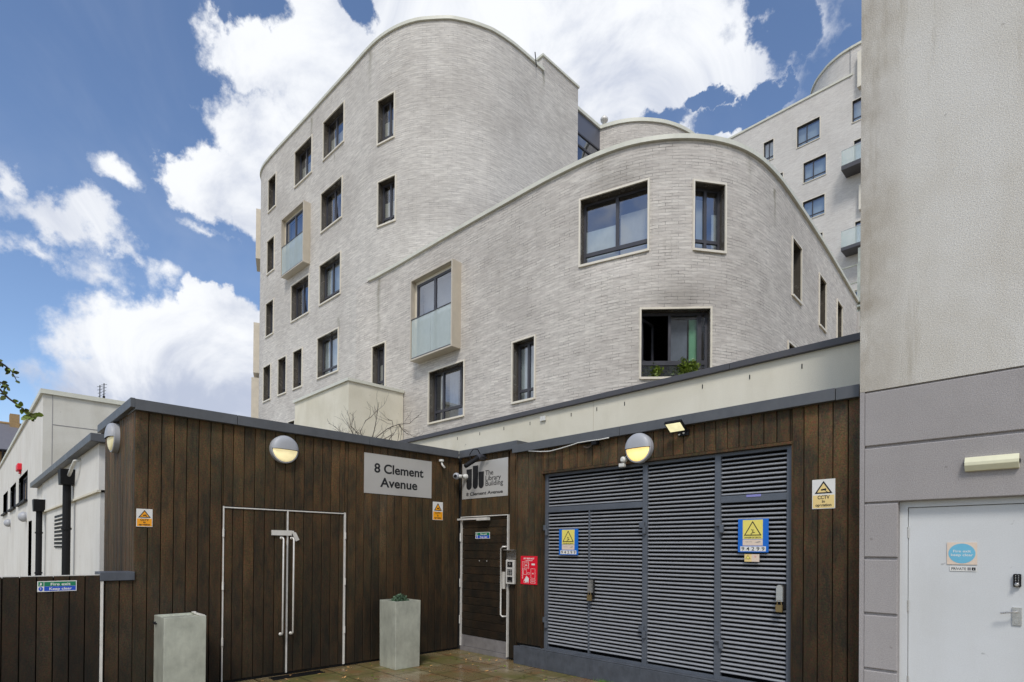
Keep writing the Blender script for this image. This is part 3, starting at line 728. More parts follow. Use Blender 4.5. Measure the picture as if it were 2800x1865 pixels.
FRONT = [(-18.4, 10.11), (-17.9, 10.12), (-17.2, 10.20), (-16, 10.27), (-14.8, 10.31), (-12.8, 10.38), (-10.9, 10.47), (-9.65, 10.54), (-8.62, 10.66), (-8.0, 10.78), (-7.47, 10.95), (-7.01, 11.2), (-6.6, 11.51), (-6.24, 11.89), (-5.93, 12.35), (-5.71, 12.87), (-5.57, 13.5), (-5.52, 14.25), (-5.53, 15.0), (-5.60, 16.36), (-5.73, 18.4), (-5.87, 20.2), (-6.17, 23.8)]
cT, cF = Curve(TALL), Curve(FRONT)
def streak(cv, px, py, px2, py2, wd, st, off=0):
    u, z = cv.hit(px, py); z2 = cv.hit(px2, py2)[1]; return (u+off, z, z2, wd, st)
UO = cT.ux(-18.4)
ST = [streak(cT, 1012, 140, 1010, 260, .16, .55), streak(cT, 852, 325, 848, 395, .14, .7), streak(cT, 914, 425, 914, 448, .07, .6), streak(cT, 1486, 200, 1486, 250, .10, .8), streak(cT, 925, 870, 928, 1010, .12, .4)]
SF = [streak(cF, 2118, 520, 2116, 640, .10, .75, UO), streak(cF, 1036, 765, 1030, 1000, .14, .6, UO), streak(cF, 2050, 430, 2050, 520, .14, .35, UO), streak(cF, 1650, 425, 1650, 500, .2, .3, UO), streak(cF, 1190, 960, 1192, 1000, .3, .4, UO)]
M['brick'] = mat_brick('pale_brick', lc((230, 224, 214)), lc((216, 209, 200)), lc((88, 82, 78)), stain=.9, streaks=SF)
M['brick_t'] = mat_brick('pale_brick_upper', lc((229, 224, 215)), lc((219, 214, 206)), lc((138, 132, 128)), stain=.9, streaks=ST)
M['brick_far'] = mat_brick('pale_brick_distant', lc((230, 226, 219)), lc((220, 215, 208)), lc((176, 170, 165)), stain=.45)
def Z(o, s, pts): return [(o[0]+x*s, o[1]+y*s) for x, y in pts]
z1b = ((650, 0), .3189); z2b = ((650, 450), .22321); z3b = ((650, 800), .2551); z4b = ((1000, 700), .3189); z5b = ((1400, 300), .3189); z7c = ((1700, 750), .3189); z7b = ((1900, 400), .38255); z1c = ((2000, 80), .26792)
# every opening: curve, left x,y / right x,y on the wall (grid of one survey view), sill, head, style, cloth and reflection code
WIN = [
 ('T', z1b, (1199, 1060), (1348, 985), 15.37, 16.91, 'm', 'b'), ('T', z1b, (733, 1219), (915, 1040), 16.60, 18.11, 'w', 'b'), ('T', z1b, (489, 1410), (639, 1322), 16.60, 18.11, 'w', 'b'),
 ('T', z2b, (374, 400), (472, 310), 16.60, 18.09, 'n', 'h'), ('T', z2b, (1715, 495), (1939, 405), 12.55, 14.10, 'm', 'b'), ('T', z2b, (1019, 607), (1283, 388), 13.83, 15.38, 'o', ''),
 ('T', z2b, (360, 1155), (452, 1076), 13.83, 15.35, 'n', 'h'), ('T', z3b, (875, 50), (1105, -90), 11.02, 12.60, 'w', 'c'), ('T', z3b, (571, 250), (765, 110), 11.02, 12.58, 'o', ''),
 ('T', z3b, (301, 307), (386, 260), 11.02, 12.56, 'n', 'h'), ('T', z3b, (273, 995), (356, 957), 8.15, 9.75, 'n', 'h'), ('T', z3b, (431, 915), (523, 875), 8.16, 9.75, 'n', 'h'),
 ('T', z3b, (593, 840), (694, 792), 8.16, 9.75, 'n', 'h'), ('T', z3b, (852, 715), (1081, 602), 8.18, 9.79, 'w', 'c'), ('T', z3b, (540, 1450), (615, 1430), 5.35, 6.89, 'n', ''),
 ('F', z3b, (1439, 800), (1586, 760), 7.0, 8.55, 'm', 'b'),
 ('F', z4b, (539, 1223), (847, 1133), 5.42, 7.03, 'f', 'k'), ('F', z4b, (1255, 1008), (1455, 948), 5.45, 7.08, 'm', 'c'), ('F', z5b, (579, 1046), (1176, 915), 8.40, 10.03, 'W', 'q'),
 ('F', z5b, (1553, 909), (1833, 935), 8.37, 9.95, 'm', 'r'), ('F', z7c, (155, 600), (768, 590), 5.50, 7.10, 'p', 'g'),
 ('F', z7b, (693, 857), (761, 931), 8.33, 9.87, 'n', ''), ('F', z7b, (886, 1097), (936, 1152), 8.32, 9.86, 'n', ''), ('F', z7b, (1013, 1280), (1052, 1310), 8.30, 9.86, 'n', ''), ('F', z7b, (663, 1500), (730, 1560), 5.5, 7.04, 'n', '')]
CV = {'T': cT, 'F': cF}
holes = {'T': [], 'F': []}; specs = []
for (wn_, zz, L, Rr, z0, z1, sty, bl) in WIN:
    a = CV[wn_].hit(*Z(*zz, [L])[0])[0]; b_ = CV[wn_].hit(*Z(*zz, [Rr])[0])[0]
    a, b_ = a+.03, b_-.03; z0 += .03; z1 -= .03
    holes[wn_].append((a, b_, z0, z1)); specs.append((wn_, a, b_, z0, z1, sty, bl))
def window(fr, w_, z0, z1, sty, bl, parent, dep=.20):
    m = MB(); t = .042
    m.box(fr, -t, 0, -.01, .03, z0-t, z1+t); m.box(fr, w_, w_+t, -.01, .03, z0-t, z1+t); m.box(fr, 0, w_, -.01, .03, z1, z1+t); m.box(fr, 0, w_, -.01, .05, z0-t-.01, z0)
    d2 = dep+.09; e = .004
    mm = MB(); mm.box(fr, -.012, e, -d2, -.012, z0, z1); mm.box(fr, w_-e, w_+.012, -d2, -.012, z0, z1); mm.box(fr, e, w_-e, -d2, -.012, z1-e, z1+.012); mm.box(fr, e, w_-e, -d2, -.012, z0-.012, z0+e)
    win = m.build('window', 'surround', parent); mm.build('reveal', 'liner', win)
    f = MB(); n0, n1 = -dep-.05, -dep; b = .055; a0, a1, c0, c1 = e+.001, w_-e-.001, z0+e+.001, z1-e-.001
    f.box(fr, a0, a0+b, n0, n1, c0, c1); f.box(fr, a1-b, a1, n0, n1, c0, c1); f.box(fr, a0+b, a1-b, n0, n1, c1-b, c1); f.box(fr, a0+b, a1-b, n0, n1, c0, c0+b)
    H = z1-z0
    def ver(x, za=c0+b, zb=c1-b, wd=.07): f.box(fr, x-wd/2, x+wd/2, n0, n1+.006, za, zb)
    def hor(zz, xa=a0+b, xb=a1-b, wd=.07): f.box(fr, xa, xb, n0, n1+.004, zz-wd/2, zz+wd/2)
    if sty in 'mnw': ver(w_*.5 if sty != 'w' else w_*.42); hor(z0+H*.2)
    elif sty == 'W': ver(w_*.52, z0+H*.2); hor(z0+H*.2, wd=.09)
    elif sty == 'f': ver(w_*.27); ver(w_*.78, z0+H*.23); hor(z0+H*.23, wd=.08)
    elif sty == 'p': ver(w_*.88, wd=.09); ver(w_*.44, z0+H*.25, wd=.06); hor(z0+H*.25, wd=.10)
    elif sty == 'o':
        ver(w_*.45)
        x0, x1, h0, h1 = w_*.5, a1-b-.01, c0+.09, c1-.3
        ff = Fr(fr.P(x0, -dep+.0, 0), fr.e+fr.n*.0, fr.n)
        for q in ((0, .04, h0, h1), (x1-x0-.04, x1-x0, h0, h1)): 
            A = [ff.P(q[0], .02, q[2]), ff.P(q[1], .02, q[2]), ff.P(q[1], -.10, q[3]), ff.P(q[0], -.10, q[3])]; B = [v+fr.n*.04 for v in A]
            f.face(A); f.face(B)
            for i in range(4): f.face([A[i], A[(i+1) % 4], B[(i+1) % 4], B[i]])
        f.box(ff, .04, x1-x0-.04, .02, .06, h0, h0+.04); f.box(ff, .04, x1-x0-.04, -.10, -.06, h1-.04, h1)
    f.build('frame', 'frame', win)
    g_ = MB()
    gn = -dep-.028
    if sty == 'p':
        for x0, x1, q0, q1 in ((w_*.44+.03, w_*.88-.045, z0+H*.25+.05, c1-b), (w_*.88+.045, a1-b, c0+b, c1-b), (a0+b, w_*.88-.045, c0+b, z0+H*.25-.05)):
            g_.face([fr.P(x0, gn, q0), fr.P(x1, gn, q0), fr.P(x1, gn, q1), fr.P(x0, gn, q1)])
        # left light stands open inwards
        d_ = MB(); hn = Fr(fr.P(a0+b, n0, 0), (fr.e*.62-fr.n*.78), (fr.n*.62+fr.e*.78)); ww = w_*.38
        h0, h1 = z0+H*.25+.06, c1-b-.02
        d_.box(hn, 0, .06, -.05, 0, h0, h1); d_.box(hn, ww-.06, ww, -.05, 0, h0, h1); d_.box(hn, .06, ww-.06, -.05, 0, h0, h0+.06); d_.box(hn, .06, ww-.06, -.05, 0, h1-.06, h1)
        d_.build('open_casement', 'frame', win)
        g_.face([hn.P(.06, -.02, h0), hn.P(ww-.06, -.02, h0), hn.P(ww-.06, -.02, h1), hn.P(.06, -.02, h1)])
    else: g_.face([fr.P(a0+b*.5, gn, c0+b*.5), fr.P(a1-b*.5, gn, c0+b*.5), fr.P(a1-b*.5, gn, c1-b*.5), fr.P(a0+b*.5, gn, c1-b*.5)])
    g_.build('pane', 'glass', win)
    def cloth(x0, x1, za, zb, mat, folds=True, nn=-.32):
        c = MB(); k = max(2, int((x1-x0)/.035))
        for i in range(k):
            q = lambda j: (x0+(x1-x0)*j/k, -dep+nn+dep+(.018*math.sin(j*1.9+x0*7) if folds else 0))
            (xa, na), (xb, nb) = q(i), q(i+1)
            c.face([fr.P(xa, na, za), fr.P(xb, nb, za), fr.P(xb, nb, zb), fr.P(xa, na, zb)])
        c.build('curtain' if folds else 'blind_and_reflection', mat, win, smooth=folds)
    if bl == 'b': cloth(.02, w_-.02, z0+.02, z0+H*.62, 'blind_and_reflection', False)  # pale lower sheet added to imitate the reflection in the glass
    elif bl == 'c': cloth(.02, w_-.02, z0+.02, z1-.1, 'curtain', False)
    elif bl == 'h': cloth(.02, w_-.02, z0+.02, z0+H*.5, 'blind_and_reflection', False)  # same stand-in for a reflection, over the lower half of narrow panes
    elif bl == 'k': cloth(w_*.36, w_*.62, z0+.02, z1-.1, 'net'); cloth(w_*.12, w_*.2, z0+.02, z1-.1, 'blind_and_reflection')
    elif bl == 'q': cloth(.02, w_*.52, z0+.02, z0+H*.60, 'curtain', False); cloth(w_*.54, w_-.02, z0+.02, z0+H*.74, 'blind_and_reflection', False, -.36)
    elif bl == 'r': cloth(w_*.28, w_*.62, z0+.02, z1-.2, 'curtain', False); cloth(w_*.8, w_-.02, z0+.02, z1-.5, 'curtain', False)
    elif bl == 'g':
        cloth(w_*.46, w_*.72, z0+H*.28, z1-.12, 'net', False, -.34); cloth(w_*.74, w_*.86, z0+.02, z1-.12, 'curt_g')
    return win
for (wn_, a, b_, z0, z1, sty, bl) in specs:
    fr, w_ = CV[wn_].frame(a, b_); window(fr, w_, z0, z1, sty, bl, fl)
# juliet boxes
def juliet(cv, u0, u1, z0, z1, pro, parent, hide=False):
    fr, w_ = cv.frame(u0, u1); t = .045
    m = MB(); bk = -.12
    m.box(fr, 0, t, bk, pro, z0, z1); m.box(fr, w_-t, w_, bk, pro, z0, z1); m.box(fr, t, w_-t, bk, pro, z1-t, z1); m.box(fr, t, w_-t, bk, pro, z0, z0+t)
    bx = m.build('juliet_balcony', 'jframe', parent, bevel=.004)
    if hide: return
    f = MB(); b = .07; q0_ = pro-.20; n0, n1 = q0_, q0_+.05; i0, i1, j0, j1 = t+.10, w_-t-.03, z0+t+.05, z1-t-.10
    f.box(fr, i0, i0+b, n0, n1, j0, j1); f.box(fr, i1-b, i1, n0, n1, j0, j1); f.box(fr, i0+b, i1-b, n0, n1, j1-b, j1); f.box(fr, i0+b, i1-b, n0, n1, j0, j0+b)
    f.box(fr, (i0+i1)/2-.045, (i0+i1)/2+.045, n0, n1+.004, j0+b, j1-b)
    f.build('frame', 'frame', bx)
    s = MB(); a_, b_ = q0_-.01, q0_+.03; s.box(fr, t, i0-.002, a_, b_, z0+t, z1-t); s.box(fr, i1+.002, w_-t, a_, b_, z0+t, z1-t); s.box(fr, i0-.002, i1+.002, a_, b_, j1+.002, z1-t); s.box(fr, i0-.002, i1+.002, a_, b_, z0+t, j0-.002); s.build('infill', 'surround', bx)
    g_ = MB(); g_.face([fr.P(i0+.03, q0_+.025, j0+.03), fr.P(i1-.03, q0_+.025, j0+.03), fr.P(i1-.03, q0_+.025, j1-.03), fr.P(i0+.03, q0_+.025, j1-.03)]); g_.build('pane', 'glass', bx)
    c = MB(); c.face([fr.P(i0+.02, -.08, j0), fr.P(i1-.02, -.08, j0), fr.P(i1-.02, -.08, j1), fr.P(i0+.02, -.08, j1)]); c.build('curtain', 'net', bx)
    H = z1-z0; gz = z0+H*.50
    for x0, x1 in ((t+.02, w_*.5-.006), (w_*.5+.006, w_-t-.02)):
        q = MB(); q.box(fr, x0, x1, pro-.035, pro-.02, z0+t+.04, gz); q.build('balustrade_glass', 'balglass', bx)
    q = MB(); q.tube([fr.P(t, pro-.028, gz+.015), fr.P(w_-t, pro-.028, gz+.015)], .02, 8); q.build('rail', 'frame', bx); q = MB(); q.box(fr, t, w_-t, pro-.045, pro-.012, z0+t, z0+t+.03); q.build('glass_shoe', 'frame', bx)
def jul_pos(cv, zo, lf, rt, s):   # from the front frame and the scale of its protrusion
    a = cv.at(cv.hit(*Z(*zo, [lf])[0])[0])*s; b = cv.hit(*Z(*zo, [rt])[0])[0]
    return cv.ux(a.x), b
jT = jul_pos(cT, z2b, (519, 1035), (890, 845), .9704); jF = jul_pos(cF, z4b, (375, 560), (817, 430), .9673)
juliet(cT, jT[0], jT[1], 12.95, 15.39, .30, fl); juliet(cF, jF[0], jF[1], 7.39, 9.89, .34, fl)
holes['T'].append((jT[0]+.05, jT[1]-.05, 13.0, 15.34)); holes['F'].append((jF[0]+.05, jF[1]-.05, 7.44, 9.84))
us1 = cT.ux(-29.35)
for a, b, z0, z1, pr_ in ((us1-1.4, us1+.1, 16.1, 18.6, .36), (us1-1.6, us1+.1, 10.35, 12.87, .42), (us1-1.9, us1-.05, 7.6, 10.15, .50)): juliet(cT, a, b, z0, z1, pr_, fl, True)
ZF, ZT = 10.85, 18.985
sk_ = (cT.ux(-18.4), cT.ux(-16.6), 0, ZF)
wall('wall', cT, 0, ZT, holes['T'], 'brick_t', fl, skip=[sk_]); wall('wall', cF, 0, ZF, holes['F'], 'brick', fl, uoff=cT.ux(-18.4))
coping(cT, .2, cT.ux(-14.05)+1.65, ZT, fl); coping(cF, cF.ux(-17.6), cF.L, ZF, fl, out=.07)
# stair tower, glazed link and rear curved wing
m = MB(); uvq = lambda a, b, z0, z1: [(a, z0), (b, z0), (b, z1), (a, z1)]
m.face([(-16, 15.07, 18.9), (-14.03, 15.07, 18.9), (-14.03, 15.07, 19.52), (-16, 15.07, 19.52)], uv=uvq(0, 2, 18.9, 19.52))
m.face([(-14.028, 15.07, ZT+.0), (-14.028, 17.085, ZT), (-14.028, 17.085, 19.52), (-14.028, 15.07, 19.52)], uv=uvq(2, 4, ZT, 19.52))
m.face([(-14.03, 17.086, 0), (-16, 17.086, 0), (-16, 17.086, 19.52), (-14.03, 17.086, 19.52)], uv=uvq(4, 6, 0, 19.52))
m.build('wall', 'brick_t', fl)
k = MB(); k.box(WORLD, -16, -13.98, 15.02, 17.12, 19.52, 19.60); k.build('coping', 'coping', fl)
cR = Curve([(-14.6, 19.24), (-14.13, 19.42), (-13.74, 19.62), (-13.39, 19.86), (-13.07, 20.15), (-12.78, 20.49), (-12.52, 20.87), (-12.3, 21.32), (-12.13, 21.85), (-12.03, 22.5), (-12.0, 24), (-12, 27)])
wall('wall', cR, 0, 19.325, [], 'brick', fl); coping(cR, 0, cR.L, 19.325, fl, out=.07, h=.15)
k = MB(); k.box(WORLD, -15, -14.6, 17.09, 19.235, 18.50, 19.325); k.build('cladding_panel', 'panelg', fl)
k = MB(); k.box(WORLD, -15, -14.53, 17.09, 19.235, 19.327, 19.46); k.build('coping', 'coping', fl)
k = MB(); k.box(WORLD, -14.66, -14.59, 17.09, 19.235, 17.95, 18.02); k.box(WORLD, -14.66, -14.585, 17.09, 17.14, 14, 18.5); k.box(WORLD, -14.66, -14.585, 19.17, 19.235, 14, 18.5); k.box(WORLD, -14.66, -14.59, 17.09, 19.235, 18.44, 18.5)
lk_ = k.build('glazed_link', 'frame', fl)
k = MB(); k.face([(-14.63, 17.09, 12), (-14.63, 19.235, 12), (-14.63, 19.235, 18.5), (-14.63, 17.09, 18.5)]); k.build('pane', 'glass', lk_)
k = MB(); k.box(WORLD, -16.2, -15.6, 17.1, 21.2, 0, 18.45); k.build('inner_wall', 'curtain', fl)
# roofs close the volumes
def cap(cv, us, back, z, parent, mat='slate'):
    m = MB(); m.face([(cv.at(u).x, cv.at(u).y, z) for u in us]+[(x, y, z) for x, y in back]); return m.build('roof', mat, parent)
cap(cT, [u for u in cT.u], [(-44, 24), (-44, 17.2)][0:1], ZT-.25, fl)
cap(cF, [u for u in cF.u], [(-18.4, 23.8)], ZF-.25, fl); cap(cR, cR.u, [(-18, 27), (-18, 17.1), (-15.0, 17.1)], 19.1, fl)
k = MB()
k.face([(-44, 24, 0), (-14.0, 24, 0), (-14.0, 24, ZT-.3), (-44, 24, ZT-.3)]); k.face([(-44, 17, 0), (-44, 24, 0), (-44, 24, ZT-.3), (-44, 17, ZT-.3)])
k.face([(-18.4, 23.9, 0), (-6.1, 23.9, 0), (-6.1, 23.9, ZF-.3), (-18.4, 23.9, ZF-.3)]); k.build('rear_wall', 'brick_far', fl)
fb = MB(); 
for zz in (2.6, 5.1, 7.7, 10.5, 13.3, 16.1): fb.face([(cT.at(u).x, cT.at(u).y+.5, zz) for u in cT.u if cT.at(u).y < 14 or u > 10]+[(-44, 24, zz)])
for zz in (2.6, 5.1, 7.9): fb.face([(cF.at(u).x-.4*(i/len(cF.u)), cF.at(u).y+.5, zz) for i, u in enumerate(cF.u)]+[(-18.4, 23.8, zz)])
fb.build('floor_slab', 'black', fl)
# rendered box in front of the flats
bxo = thing('rendered_bay', 'cream rendered box with pale coping jutting from the foot of the flats', 'extension', (-15.6, 8.34, 0))
k = MB(); k.box(WORLD, -19.35, -15.58, 8.34, 10.26, 0, 6.60); k.build('render', 'cream', bxo)
k = MB(); k.box(WORLD, -19.42, -15.53, 8.28, 8.5, 6.60, 6.69); k.box(WORLD, -15.75, -15.53, 8.5, 10.26, 6.60, 6.689); k.box(WORLD, -19.3, -15.75, 8.5, 10.26, 6.59, 6.62); k.build('coping', 'coping', bxo)
# roof mast and flue cowl
k = MB(); k.tube([(-13.9, 14.6, 18.8), (-13.98, 14.6, 19.36)], .018, 6)
tag(k.build('lightning_mast', 'blackp'), 'short dark rod sticking up from the tall curved roof edge', 'mast')
k = MB(); k.lathe((-19.43, 26, 18.5), (0, 0, 1), [(0, .11), (7.35, .11), (7.4, .2), (7.52, .22), (7.68, .08), (7.7, 0)], 16)
tag(k.build('flue_pipe', 'alu', smooth=True), 'thin roof flue with dark cowl behind the curved rear wing', 'flue')

# ================================================================== distant slab of flats
fr_far = thing('distant_brick_flats', 'taller distant brick flats behind, with glass balconies and a curved penthouse', 'building', (-10, 44.7, 0))
YR = 44.7; cX = Curve([(-26, YR), (2, YR)], 1)
def ur(zo, pts): return [uY(YR, *q) for q in Z(*zo, pts)]
RW = [(-18.07, -17.28, 31.85, 33.42), (-15.63, -14.0, 31.76, 33.36), (-15.16, -13.57, 28.90, 30.44), (-15.18, -13.65, 26.08, 27.55), (-14.6, -13.77, 23.3, 24.79), (-17.4, -16.57, 28.9, 30.48), (-11.95, -10.3, 31.7, 33.27), (-11.83, -10.0, 28.45, 30.41), (-11.74, -10.0, 22.75, 24.67), (-11.75, -10.2, 18.2, 19.9)]
hl = [(a+26+.03, b+26-.03, c+.03, d-.03) for a, b, c, d in RW]
ff = Fr((0, YR, 0), (1, 0, 0), (0, -1, 0))
for a, b, c, d in hl:
    f2 = Fr((a-26, YR, 0), (1, 0, 0), (0, -1, 0)); window(f2, b-a, c, d, 'w' if b-a > 1 else 'n', 'c', fr_far, dep=.12)
wall('wall', cX, 0, 35.1, hl, 'brick_far', fr_far)
k = MB(); k.box(ff, -26, -11.9, -.4, .07, 35.10, 35.25); k.build('coping', 'coping', fr_far)
cP = Curve([(q[0]*.97, q[1]*.97) for q in ((-15.9, 49.6), (-15.86, 48.7), (-15.67, 48.2), (-15.13, 47.45), (-14.54, 46.92), (-13.94, 46.5), (-13.19, 46.2), (-12.5, 46.09), (-11.8, 46.08))]+[(-6, 44.71), (2, 44.71)])
wall('penthouse_wall', cP, 34.9, 37.0, [], 'brick_far', fr_far); coping(cP, 0, cP.L, 37.0, fr_far, out=.1, h=.15)
cap(cX, cX.u, [(2, 56), (-26, 56)], 34.9, fr_far); cap(cP, cP.u, [(2, 56), (-15, 56)], 36.9, fr_far)
k = MB(); k.face([(-26, 56, 0), (2, 56, 0), (2, 56, 34.8), (-26, 56, 34.8)]); k.face([(-26, YR, 0), (-26, 56, 0), (-26, 56, 34.8), (-26, YR, 34.8)]); k.build('rear_wall', 'brick_far', fr_far)
k = MB(); k.box(ff, -11.53, -9.6, 0, .35, 33.84, 36.3); k.build('projecting_box', 'surround', fr_far)
k = MB(); k.box(ff, -11.43, -9.6, 0, .3, 25.3, 27.0); k.build('projecting_box', 'surround', fr_far)
for zb, zt, zg in ((28.0, 28.3, 29.35), (22.4, 22.62, 23.76)):
    k = MB(); k.box(ff, -12.28, -9.2, 0.0, 1.17, zb, zt); bb_ = k.build('balcony', 'fascia_d', fr_far)
    k = MB(); k.box(ff, -12.27, -9.2, 1.13, 1.16, zt, zg); k.box(ff, -12.27, -12.24, 0, 1.13, zt, zg); k.build('balustrade_glass', 'balglass', bb_)
    k = MB(); k.box(ff, -12.29, -9.2, 1.12, 1.17, zg, zg+.03); k.build('rail', 'alu', bb_)
k = MB(); k.box(ff, -12.0, -9.2, .0, 1.2, 16.9, 17.3); bb_ = k.build('balcony', 'galv', fr_far)
k = MB()
for zz in (18.0, 19.3, 19.9, 21.1): k.tube([ff.P(-14.2, 1.2, zz), ff.P(-9.2, 1.2, zz)], .05, 6)
for x in (-14.2, -11.2): k.box(ff, x-.05, x+.05, 1.15, 1.25, 16.9, 21.1)
k.build('railing', 'galv', bb_)
k = MB(); k.lathe((-13.35, YR+.6, 34.9), (0, 0, 1), [(0, .09), (.98, .09), (1., .2), (1.15, .24), (1.3, .12), (1.32, 0)], 14)
tag(k.build('vent_pipe', 'blackp', smooth=True), 'dark vent pipe with cowl on the distant flats roof', 'vent pipe')
# steel access stair squeezed between the flats and the rendered house
ss = thing('steel_access_stair', 'galvanised steel post and treads beside the roughcast wall edge', 'stair', (-6, 26, 0))
p0 = on(1, 26, 2352, 800); k = MB(); k.box(WORLD, p0.x-.07, p0.x+.07, 25.95, 26.05, 0, 13.9); k.build('post', 'galv', ss)
for y in (838, 851, 905, 920):
    q = on(1, 26, 2328, y); k = MB(); k.box(WORLD, q.x, p0.x+.3, 25.7, 26.0, q.z, q.z+.07); k.build('tread', 'galv', ss)

# ================================================================== left hand buildings
an = thing('rendered_annex', 'single storey white rendered annex with grey fascia and black downpipes', 'building', (-13, 1.6, 0))
FN = Fr((0, 1.6, 0), (1, 0, 0), (0, -1, 0))
k = MB(); k.box(FN, -19.4, -10.85, -3.5, -.0, 0, 2.44); k.box(FN, -19.0, -10.80, -3.5, .03, 2.475, 3.2)
k.build('wall', 'white_r', an)
k = MB(); k.box(FN, -19.2, -10.80, 0.0, .05, 2.44, 2.474); k.build('band', 'cream', an)
k = MB(); k.box(FN, -20.6, -10.66, -3.5, .16, 3.20, 3.325); k.build('fascia', 'fascia', an, bevel=.006)
k = MB(); k.box(FN, -16.45, -14.6, -.01, .02, 1.56, 2.27); vf = k.build('louvre_vent', 'blackp', an)
k = MB()
for i in range(8): k.box(FN, -16.40, -14.65, .02, .045, 1.60+i*.083, 1.625+i*.083)
k.build('slat', 'white_r', vf)
for (x, sc, zt) in ((-13.45, 1, 2.74), (-18.4, 1.05, 2.45)):
    k = MB(); k.lathe(FN.P(x, .13, 0), (0, 0, 1), [(0, .065), (zt, .065), (zt, 0)], 14)
    for zz in (.9, 1.9): k.lathe(FN.P(x, .13, zz), (0, 0, 1), [(0, 0), (0, .08), (.04, .08), (.04, 0)], 14)
    dp_ = k.build('downpipe', 'blackp', an, smooth=False)
    k = MB(); a = .14*sc; b_ = .20*sc
    A = [FN.P(x+i*a, .13+j*a*.8, zt) for i, j in ((-1, -1), (1, -1), (1, 1), (-1, 1))]; B = [FN.P(x+i*b_, .13+j*b_*.6, zt+.28*sc) for i, j in ((-1, -1), (1, -1), (1, 1), (-1, 1))]
    k.face(A); k.face(B)
    for i in range(4): k.face([A[i], A[(i+1) % 4], B[(i+1) % 4], B[i]])
    k.build('hopper', 'blackp', dp_)
k = MB(); k.tube([FN.P(-12.6, .0, 3.15), FN.P(-12.6, .12, 3.1), FN.P(-12.9, .14, 2.95), FN.P(-13.2, .13, 2.9)], .028, 10); k.build('overflow_pipe', 'whitep', an, smooth=True)
wb = thing('white_rendered_building', 'two storey white rendered building with strip windows and pale coping', 'building', (-22, 1.8, 0))
xw = -19.42; FW = Fr((0, 1.6, 0), (1, 0, 0), (0, -1, 0))
wz = [(-27.35, -23.7, 3.07, 4.02), (-31.9, -28.7, 3.07, 4.02), (-36.9, -33.5, 3.07, 4.02)]
cW = Curve([(-60, 1.6), (xw, 1.6)], 1)
hw = [(a+60, b+60, c, d) for a, b, c, d in wz]+[(60-23.2, 60-22.1, 0, 2.35)]
m = wall('wall', cW, 0, 5.62, hw, 'white_r', wb)
k = MB(); k.face([(xw, 1.6, 0), (xw, 8, 0), (xw, 8, 5.62), (xw, 1.6, 5.62)]); k.face([(xw, 8, 0), (-60, 8, 0), (-60, 8, 5.62), (xw, 8, 5.62)]); k.face([(-60, 8, 0), (-60, 1.6, 0), (-60, 1.6, 5.62), (-60, 8, 5.62)]); k.face([(-60, 1.62, 5.5), (xw-.02, 1.62, 5.5), (xw-.02, 8, 5.5), (-60, 8, 5.5)])
k.build('wall', 'cream_g', wb)
k = MB(); k.box(WORLD, xw-.01, xw+.008, 1.80, 8, 4.825, 4.84); k.box(WORLD, xw-.01, xw+.008, 1.79, 1.80, 2, 5.62); k.build('movement_joint', 'kick', wb)
k = MB(); k.box(WORLD, -60, xw+.06, 1.54, 1.9, 5.62, 5.74); k.box(WORLD, xw-.3, xw+.06, 1.9, 8, 5.62, 5.739); k.build('coping', 'coping', wb)
for a, b, c, d in wz:
    f2 = Fr((a, 1.6, 0), (1, 0, 0), (0, -1, 0)); m = MB(); W2 = b-a
    m.box(f2, -.1, W2+.1, -.05, .09, c-.07, c-.0); wi = m.build('window', 'blackp', wb)
    f = MB()
    for x in (0, W2*.33, W2*.66, W2-.06): f.box(f2, x+.002, x+.058, -.18, -.12, c+.002, d-.002)
    f.box(f2, .06, W2-.06, -.18, -.122, d-.06, d-.002); f.box(f2, .06, W2-.06, -.18, -.122, c+.002, c+.06); f.build('frame', 'frame', wi)
    f = MB(); f.face([f2.P(0, -.15, c), f2.P(W2, -.15, c), f2.P(W2, -.15, d), f2.P(0, -.15, d)]); f.build('pane', 'glass', wi)
k = MB(); k.box(WORLD, -23.2, -22.1, 1.75, 1.82, 0, 2.35); k.build('door', 'cream_g', wb)
for i, (px, py, lab) in enumerate(((55.5, 1413, 'nearer pale globe wall lamp under the strip windows'), (15.5, 1430, 'farther pale globe wall lamp at the very left edge'))):
    u, zz = uY(1.6, px, py, .15); r_ = .165
    t_ = thing('wall_lamp', lab, 'lamp', (u, 1.45, zz), 'globe lamps on the white building')
    k = MB(); k.lathe((u, 1.60, zz), (0, -1, 0), [(0, .15), (.05, .15), (.05, 0)], 20); k.build('base', 'greyp', t_)
    k = MB(); k.lathe((u, 1.55, zz), (0, -1, 0), [(r_*(1-math.cos(a)) if 0 else .0+r_*math.sin(a)*1.0, r_*math.cos(a)) for a in [math.pi/2*j/8 for j in range(9)]], 24); k.build('globe', 'greyp', t_, smooth=True)
# small round lamp beside the second downpipe
u, zz = uY(1.6, 107, 1385, .1); k = MB(); k.lathe((u, 1.6, zz), (0, -1, 0), [(0, .2), (.10, .2), (.14, .15), (.15, 0)], 24)
tag(k.build('wall_lamp', 'whitep', smooth=True), 'round pale wall lamp half hidden behind the far black downpipe', 'lamp')
u, zz = uY(1.6, 47.5, 1279, .1); k = MB(); k.box(FW, u-.45, u+.35, 0, .12, zz-.10, zz+.13); k.box(FW, u-.2, u+.1, 0, .06, zz-.2, zz-.10)
tag(k.build('alarm_box', 'red', bevel=.02), 'small red alarm box high on the white building', 'alarm box')
